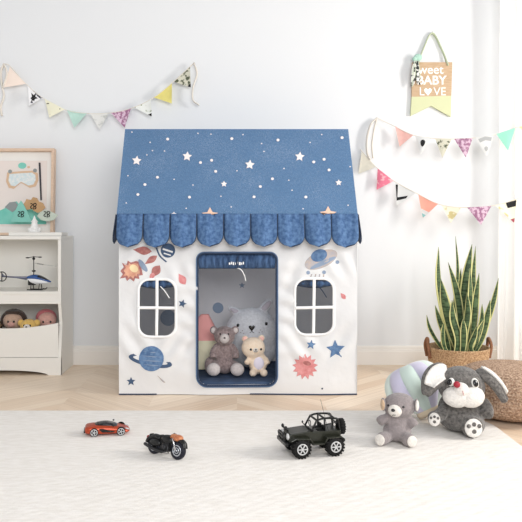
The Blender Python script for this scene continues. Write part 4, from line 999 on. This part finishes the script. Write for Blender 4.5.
mb = MB().box((-.095, -.036, .046), (.09, .036, .062)).tube([(-.066, -.05, .0365), (-.066, .05, .0365)], .006).tube([(.066, -.05, .0365), (.066, .05, .0365)], .006); 
for x in (-.066, .066):
    for y in (-.03, .03): mb.tube([(x, y, .04), (x*.9, y, .065)], .006)
mb.build('chassis', M_black, je, smooth=False)
mb = MB().box((.108, -.026, .062), (.1205, .026, .090))
for k_ in range(7): mb.box((.119, -.02+k_*.0062, .066), (.1225, -.0172+k_*.0062, .086), 1)
mb.build('grille', [M_army, M_black], je, smooth=False)
for y in (-.035, .035):
    lab(MB().ell((.121, y, .083), (.007, .013, .013)).build('headlight', M_silver, je), 'silver headlight')
    MB().tube([(.116, y*.6, .102), (.122, y*.6, .112)], .004).ell((.124, y*.6, .114), (.006, .0085, .0085)).build('spotlight', M_black, je)
mb = MB().box((.126, -.058, .050), (.138, .058, .064))
mb.tube(bez([(.132, -.036, .062), (.137, -.034, .09), (.137, 0, .094), (.137, .034, .09), (.132, .036, .062)], 20), .0050).tube([(.137, -.034, .08), (.137, .034, .08)], .0042).tube([(.137, -.012, .062), (.137, -.012, .094)], .0036).tube([(.137, .012, .062), (.137, .012, .094)], .0036)
mb.box((.10, -.028, .048), (.128, .028, .058)); mb.build('front_bumper', M_black, je, smooth=False, bevel=.002)
MB().box((-.120, -.055, .052), (-.106, .055, .064)).build('rear_bumper', M_black, je, smooth=False, bevel=.002)
wi = MB()
A0, A1 = (.020, .102), (-.002, .142)
for y in (-.042, .042): wi.tube([(A0[0], y, A0[1]), (A1[0], y*.92, A1[1])], .0042)
wi.tube([(A1[0], -.040, A1[1]), (A1[0], .040, A1[1])], .0042).tube([(A0[0], -.042, A0[1]), (A0[0], .042, A0[1])], .004)
wi.build('windshield_frame', M_black, je)
def glass_mat():
    m = bpy.data.materials.new('clear_plastic'); m.use_nodes = True; nt = m.node_tree; N = nt.nodes
    g = N.new('ShaderNodeBsdfGlossy'); g.inputs['Roughness'].default_value = .05; t_ = N.new('ShaderNodeBsdfTransparent'); mx = N.new('ShaderNodeMixShader'); mx.inputs[0].default_value = .12
    nt.links.new(t_.outputs[0], mx.inputs[1]); nt.links.new(g.outputs[0], mx.inputs[2]); nt.links.new(mx.outputs[0], N['Material Output'].inputs[0]); return m
MB().add([(A0[0], -.04, A0[1]), (A0[0], .04, A0[1]), (A1[0], .037, A1[1]), (A1[0], -.037, A1[1])], [(0, 1, 2, 3)]).build('windshield', glass_mat(), je)
cg = MB()
for y in (-.039, .039):
    cg.tube(bez([(A1[0], y, A1[1]), (-.03, y, .148), (-.075, y, .146), (-.094, y, .138), (-.102, y, .096)], 20), .0042)
    cg.tube([(-.036, y, .146), (-.036, y, .098)], .0042); cg.tube([(-.036, y, .122), (-.096, y, .130)], .0026)
for x, z in ((-.036, .147), (-.080, .145), (-.1, .118)): cg.tube([(x, -.039, z), (x, .039, z)], .004)
cg.build('roll_cage', M_black, je)
for y in (-.022, .022):
    MB().box((-.034, y-.015, .086), (-.006, y+.015, .100)).box((-.042, y-.015, .09), (-.034, y+.015, .116)).build('seat', M_rubber, je, smooth=False, bevel=.003)
MB().tube([(.006+.0*i, -.022+.011*math.cos(2*PI*i/16), .116+.011*math.sin(2*PI*i/16)) for i in range(16)], .002, 6, closed=True).build('steering_wheel', M_black, je)
sw = wheel_mb(.031, .024).lathe([(.018, -.009), (.018, .012)], 20, 0, Matrix.Rotation(PI/2, 4, 'X')).build('spare_wheel', M_rubber, je); sw.location = (-.122, 0, .100); sw.rotation_euler = (0, 0, PI/2)
MB().tube([(-.050, .045, .098), (-.016, .045, .228)], .0007, 5).build('antenna', M_rubber, je)
for sy in (-1, 1):
    MB().tube([(.022, sy*.046, .104), (.024, sy*.058, .108)], .0016).ell((.024, sy*.062, .111), (.003, .007, .006)).build('side_mirror', M_black, je)

# ================================================================ toy sports car
M_or = mat('orange_metallic', rgb(178, 70, 40), .28, spec=.5, metal=.35)
b = P(107, 437.5, 2.79)
sc_ = thing('toy_sports_car', 'small orange toy sports car with black roof on the rug', 'toy car', (b.x, 2.80, RUG), rz=math.radians(10))
#        x, half width low, half width shoulder, z low, z shoulder, z top, half width top
ss = [(-.090, .034, .030, .016, .034, .036, .026), (-.084, .040, .038, .011, .038, .042, .032), (-.066, .043, .042, .009, .038, .046, .034), (-.045, .041, .042, .008, .036, .050, .026), (-.018, .039, .040, .007, .034, .054, .024),
      (.008, .039, .040, .007, .033, .053, .024), (.034, .040, .041, .008, .032, .042, .028), (.056, .042, .042, .009, .031, .035, .030), (.076, .039, .036, .009, .024, .027, .026), (.090, .026, .022, .010, .017, .018, .018)]
vs = []; nn_ = 10
for x, a, s_, z0, z1, z2, tw in ss:
    z1 *= .93; z2 *= .88
    vs += [(x, -a*.9, z0), (x, -a, z0+.004), (x, -a, (z0+z1)/2), (x, -s_, z1), (x, -tw, z2), (x, tw, z2), (x, s_, z1), (x, a, (z0+z1)/2), (x, a, z0+.004), (x, a*.9, z0)]
fs = [(i*nn_+j, (i+1)*nn_+j, (i+1)*nn_+(j+1)%nn_, i*nn_+(j+1)%nn_) for i in range(len(ss)-1) for j in range(nn_)]+[tuple(range(nn_)), tuple((len(ss)-1)*nn_+j for j in range(nn_-1, -1, -1))]
MB().add(vs, fs).build('car_body', M_or, sc_, subsurf=1)
cs_ = [(-.052, .020, .047, .049), (-.035, .026, .043, .0545), (-.015, .0285, .040, .0580), (.008, .0285, .038, .0560), (.028, .027, .038, .0475), (.042, .024, .037, .040)]
vs = [];
for x, hw_, z0, z1 in [(a_, b_, c_*.88, d_*.88) for a_, b_, c_, d_ in cs_]: vs += [(x, -hw_*1.18, z0), (x, -hw_, (z0+2*z1)/3), (x, -hw_*.7, z1), (x, hw_*.7, z1), (x, hw_, (z0+2*z1)/3), (x, hw_*1.18, z0)]
fs = [(i*6+j, (i+1)*6+j, (i+1)*6+(j+1)%6, i*6+(j+1)%6) for i in range(len(cs_)-1) for j in range(6)]+[tuple(range(6)), tuple((len(cs_)-1)*6+j for j in range(5, -1, -1))]
lab(MB().add(vs, fs).build('canopy', mat('gloss_black', rgb(24, 22, 24), .12, spec=.6), sc_, subsurf=1), 'glossy black roof and glass')
for x in (-.052, .054):
    for y in (-.037, .037): place_wheel(sc_, x, y, .0175, .0172, .014, 5, M_rubber, M_silver, .72, 0)
for sy in (-1, 1):
    lab(MB().prism([(-.034, .030), (-.020, .017), (.022, .015), (.030, .020), (.005, .024), (-.018, .031)], sy*.039, sy*.0422, lambda a, b_, d: (a, d, b_)).build('side_intake', M_black, sc_, smooth=False), 'black side intake')
    lab(MB().ell((.078, sy*.026, .024), (.009, .006, .003), Euler((0, .3, 0)).to_matrix()).build('headlight', M_silver, sc_), 'pale headlight')
    MB().ell((.024, sy*.044, .042), (.004, .006, .003)).build('side_mirror', M_black, sc_)
MB().box((-.093, -.03, .014), (-.086, .03, .022)).build('rear_bumper', M_black, sc_, smooth=False, bevel=.001)

# ================================================================ toy motorcycle
b = P(165, 458, 2.5)
mo_ = thing('toy_motorcycle', 'small black toy motorcycle with orange headlight cowl standing on the rug', 'toy motorcycle', (b.x, 2.515, RUG), rot=(math.radians(-9), 0, math.radians(-36))); mo_.scale = (.95, .95, .95)
M_disc = mat('brushed_disc', rgb(190, 194, 200), .3, metal=.8); M_tyre2 = mat('blue_black_tyre', rgb(26, 28, 40), .5)
M_cowl = mat('burnt_orange', rgb(204, 136, 92), .35, spec=.5, col2=rgb(168, 96, 62), vscale=80)
def bike_wheel(x, r, w_):
    o_ = wheel_mb(r, w_, 0).build('wheel', M_tyre2, mo_); o_.location = (x, 0, r)
    hb = MB()
    for sd in (-1, 1):
        hb.tube([(r*.56*math.cos(2*PI*i/24), sd*w_*.4, r*.56*math.sin(2*PI*i/24)) for i in range(24)], r*.10, 6, closed=True)
        for k_ in range(8):
            a = 2*PI*k_/8; hb.tube([(0, sd*w_*.38, 0), (r*.56*math.cos(a), sd*w_*.38, r*.56*math.sin(a))], r*.05, 5)
        hb.tube([(r*.3*math.cos(2*PI*i/20), sd*w_*.48, r*.3*math.sin(2*PI*i/20)) for i in range(20)], r*.07, 6, closed=True)
    hb.tube([(0, -w_*.6, 0), (0, w_*.6, 0)], r*.12, 8); lab(hb.build('hub', M_disc, o_), 'silver spoked hub and brake disc')
bike_wheel(.060, .0335, .020); bike_wheel(-.058, .031, .024)
fk = MB()
for sy in (-1, 1): fk.tube([(.060, sy*.015, .0335), (.042, sy*.013, .066), (.034, sy*.012, .078)], .0036)
lab(fk.build('fork', M_chrome, mo_), 'chrome front fork')
lab(MB().tube(bez([(.094, 0, .045), (.086, 0, .064), (.066, 0, .072), (.040, 0, .066)], 14), .013, 8, flat=.5).build('front_fender', M_black, mo_), 'black front mudguard')
mb = MB().ell((.054, 0, .078), (.022, .019, .013)).ell((.036, 0, .080), (.020, .016, .011))
lab(mb.build('headlight_cowl', M_cowl, mo_, remesh=.0025), 'orange headlight cowl')
hb = MB().tube(bez([(.006, -.036, .082), (.020, -.026, .084), (.026, 0, .082), (.020, .026, .084), (.006, .036, .082)], 16), .0028)
for sy in (-1, 1): hb.tube([(.008, sy*.032, .0825), (-.004, sy*.042, .080)], .0042)
hb.build('handlebar', M_black, mo_)
lab(MB().ell((.004, 0, .064), (.034, .020, .018)).build('fuel_tank', M_black, mo_), 'gloss black tank')
MB().tube(bez([(-.022, 0, .060), (-.045, 0, .057), (-.066, 0, .064), (-.088, 0, .068)], 12), [.013]*4+[.015]*5+[.014]*2+[.011, .006], 10, flat=.6).build('seat', M_rubber, mo_)
en = MB().box((-.022, -.013, .022), (.022, .013, .058)).ell((-.004, -.015, .034), (.014, .006, .014)).ell((-.004, .015, .034), (.014, .006, .014))
for k_ in range(5): en.box((.0, -.016, .040+k_*.004), (.024, .016, .042+k_*.004))
M_engine = mat('dark_engine', rgb(58, 58, 60), .4, metal=.6)
en.build('engine', M_engine, mo_, smooth=False)
lab(MB().tube(bez([(.02, -.016, .045), (.022, -.02, .028), (0, -.022, .020), (-.05, -.022, .024), (-.095, -.021, .034)], 20), [.0035]*10+[.0062]*11, 8).build('exhaust', M_engine, mo_), 'dark metal exhaust pipe')
MB().tube(bez([(-.022, 0, .05), (-.04, 0, .045), (-.058, 0, .031)], 8), .006, 8).tube([(.03, 0, .084), (.0, 0, .06), (-.022, 0, .05)], .005).tube([(.0, 0, .02), (-.058, .014, .031)], .004).tube([(.0, 0, .02), (-.058, -.014, .031)], .004).build('frame', M_black, mo_)
MB().tube(bez([(-.030, 0, .062), (-.058, 0, .066), (-.084, 0, .056), (-.094, 0, .040)], 14), .017, 8, flat=.6).ell((-.045, -.017, .046), (.028, .010, .014)).ell((-.045, .017, .046), (.028, .010, .014)).build('rear_fender', M_black, mo_)
MB().ell((-.098, 0, .058), (.004, .008, .006)).build('tail_lamp', mat('red_lens', rgb(150, 30, 30), .3), mo_)
MB().tube([(-.005, .012, .022), (-.016, .034, .0065)], .0022).build('kickstand', M_black, mo_)
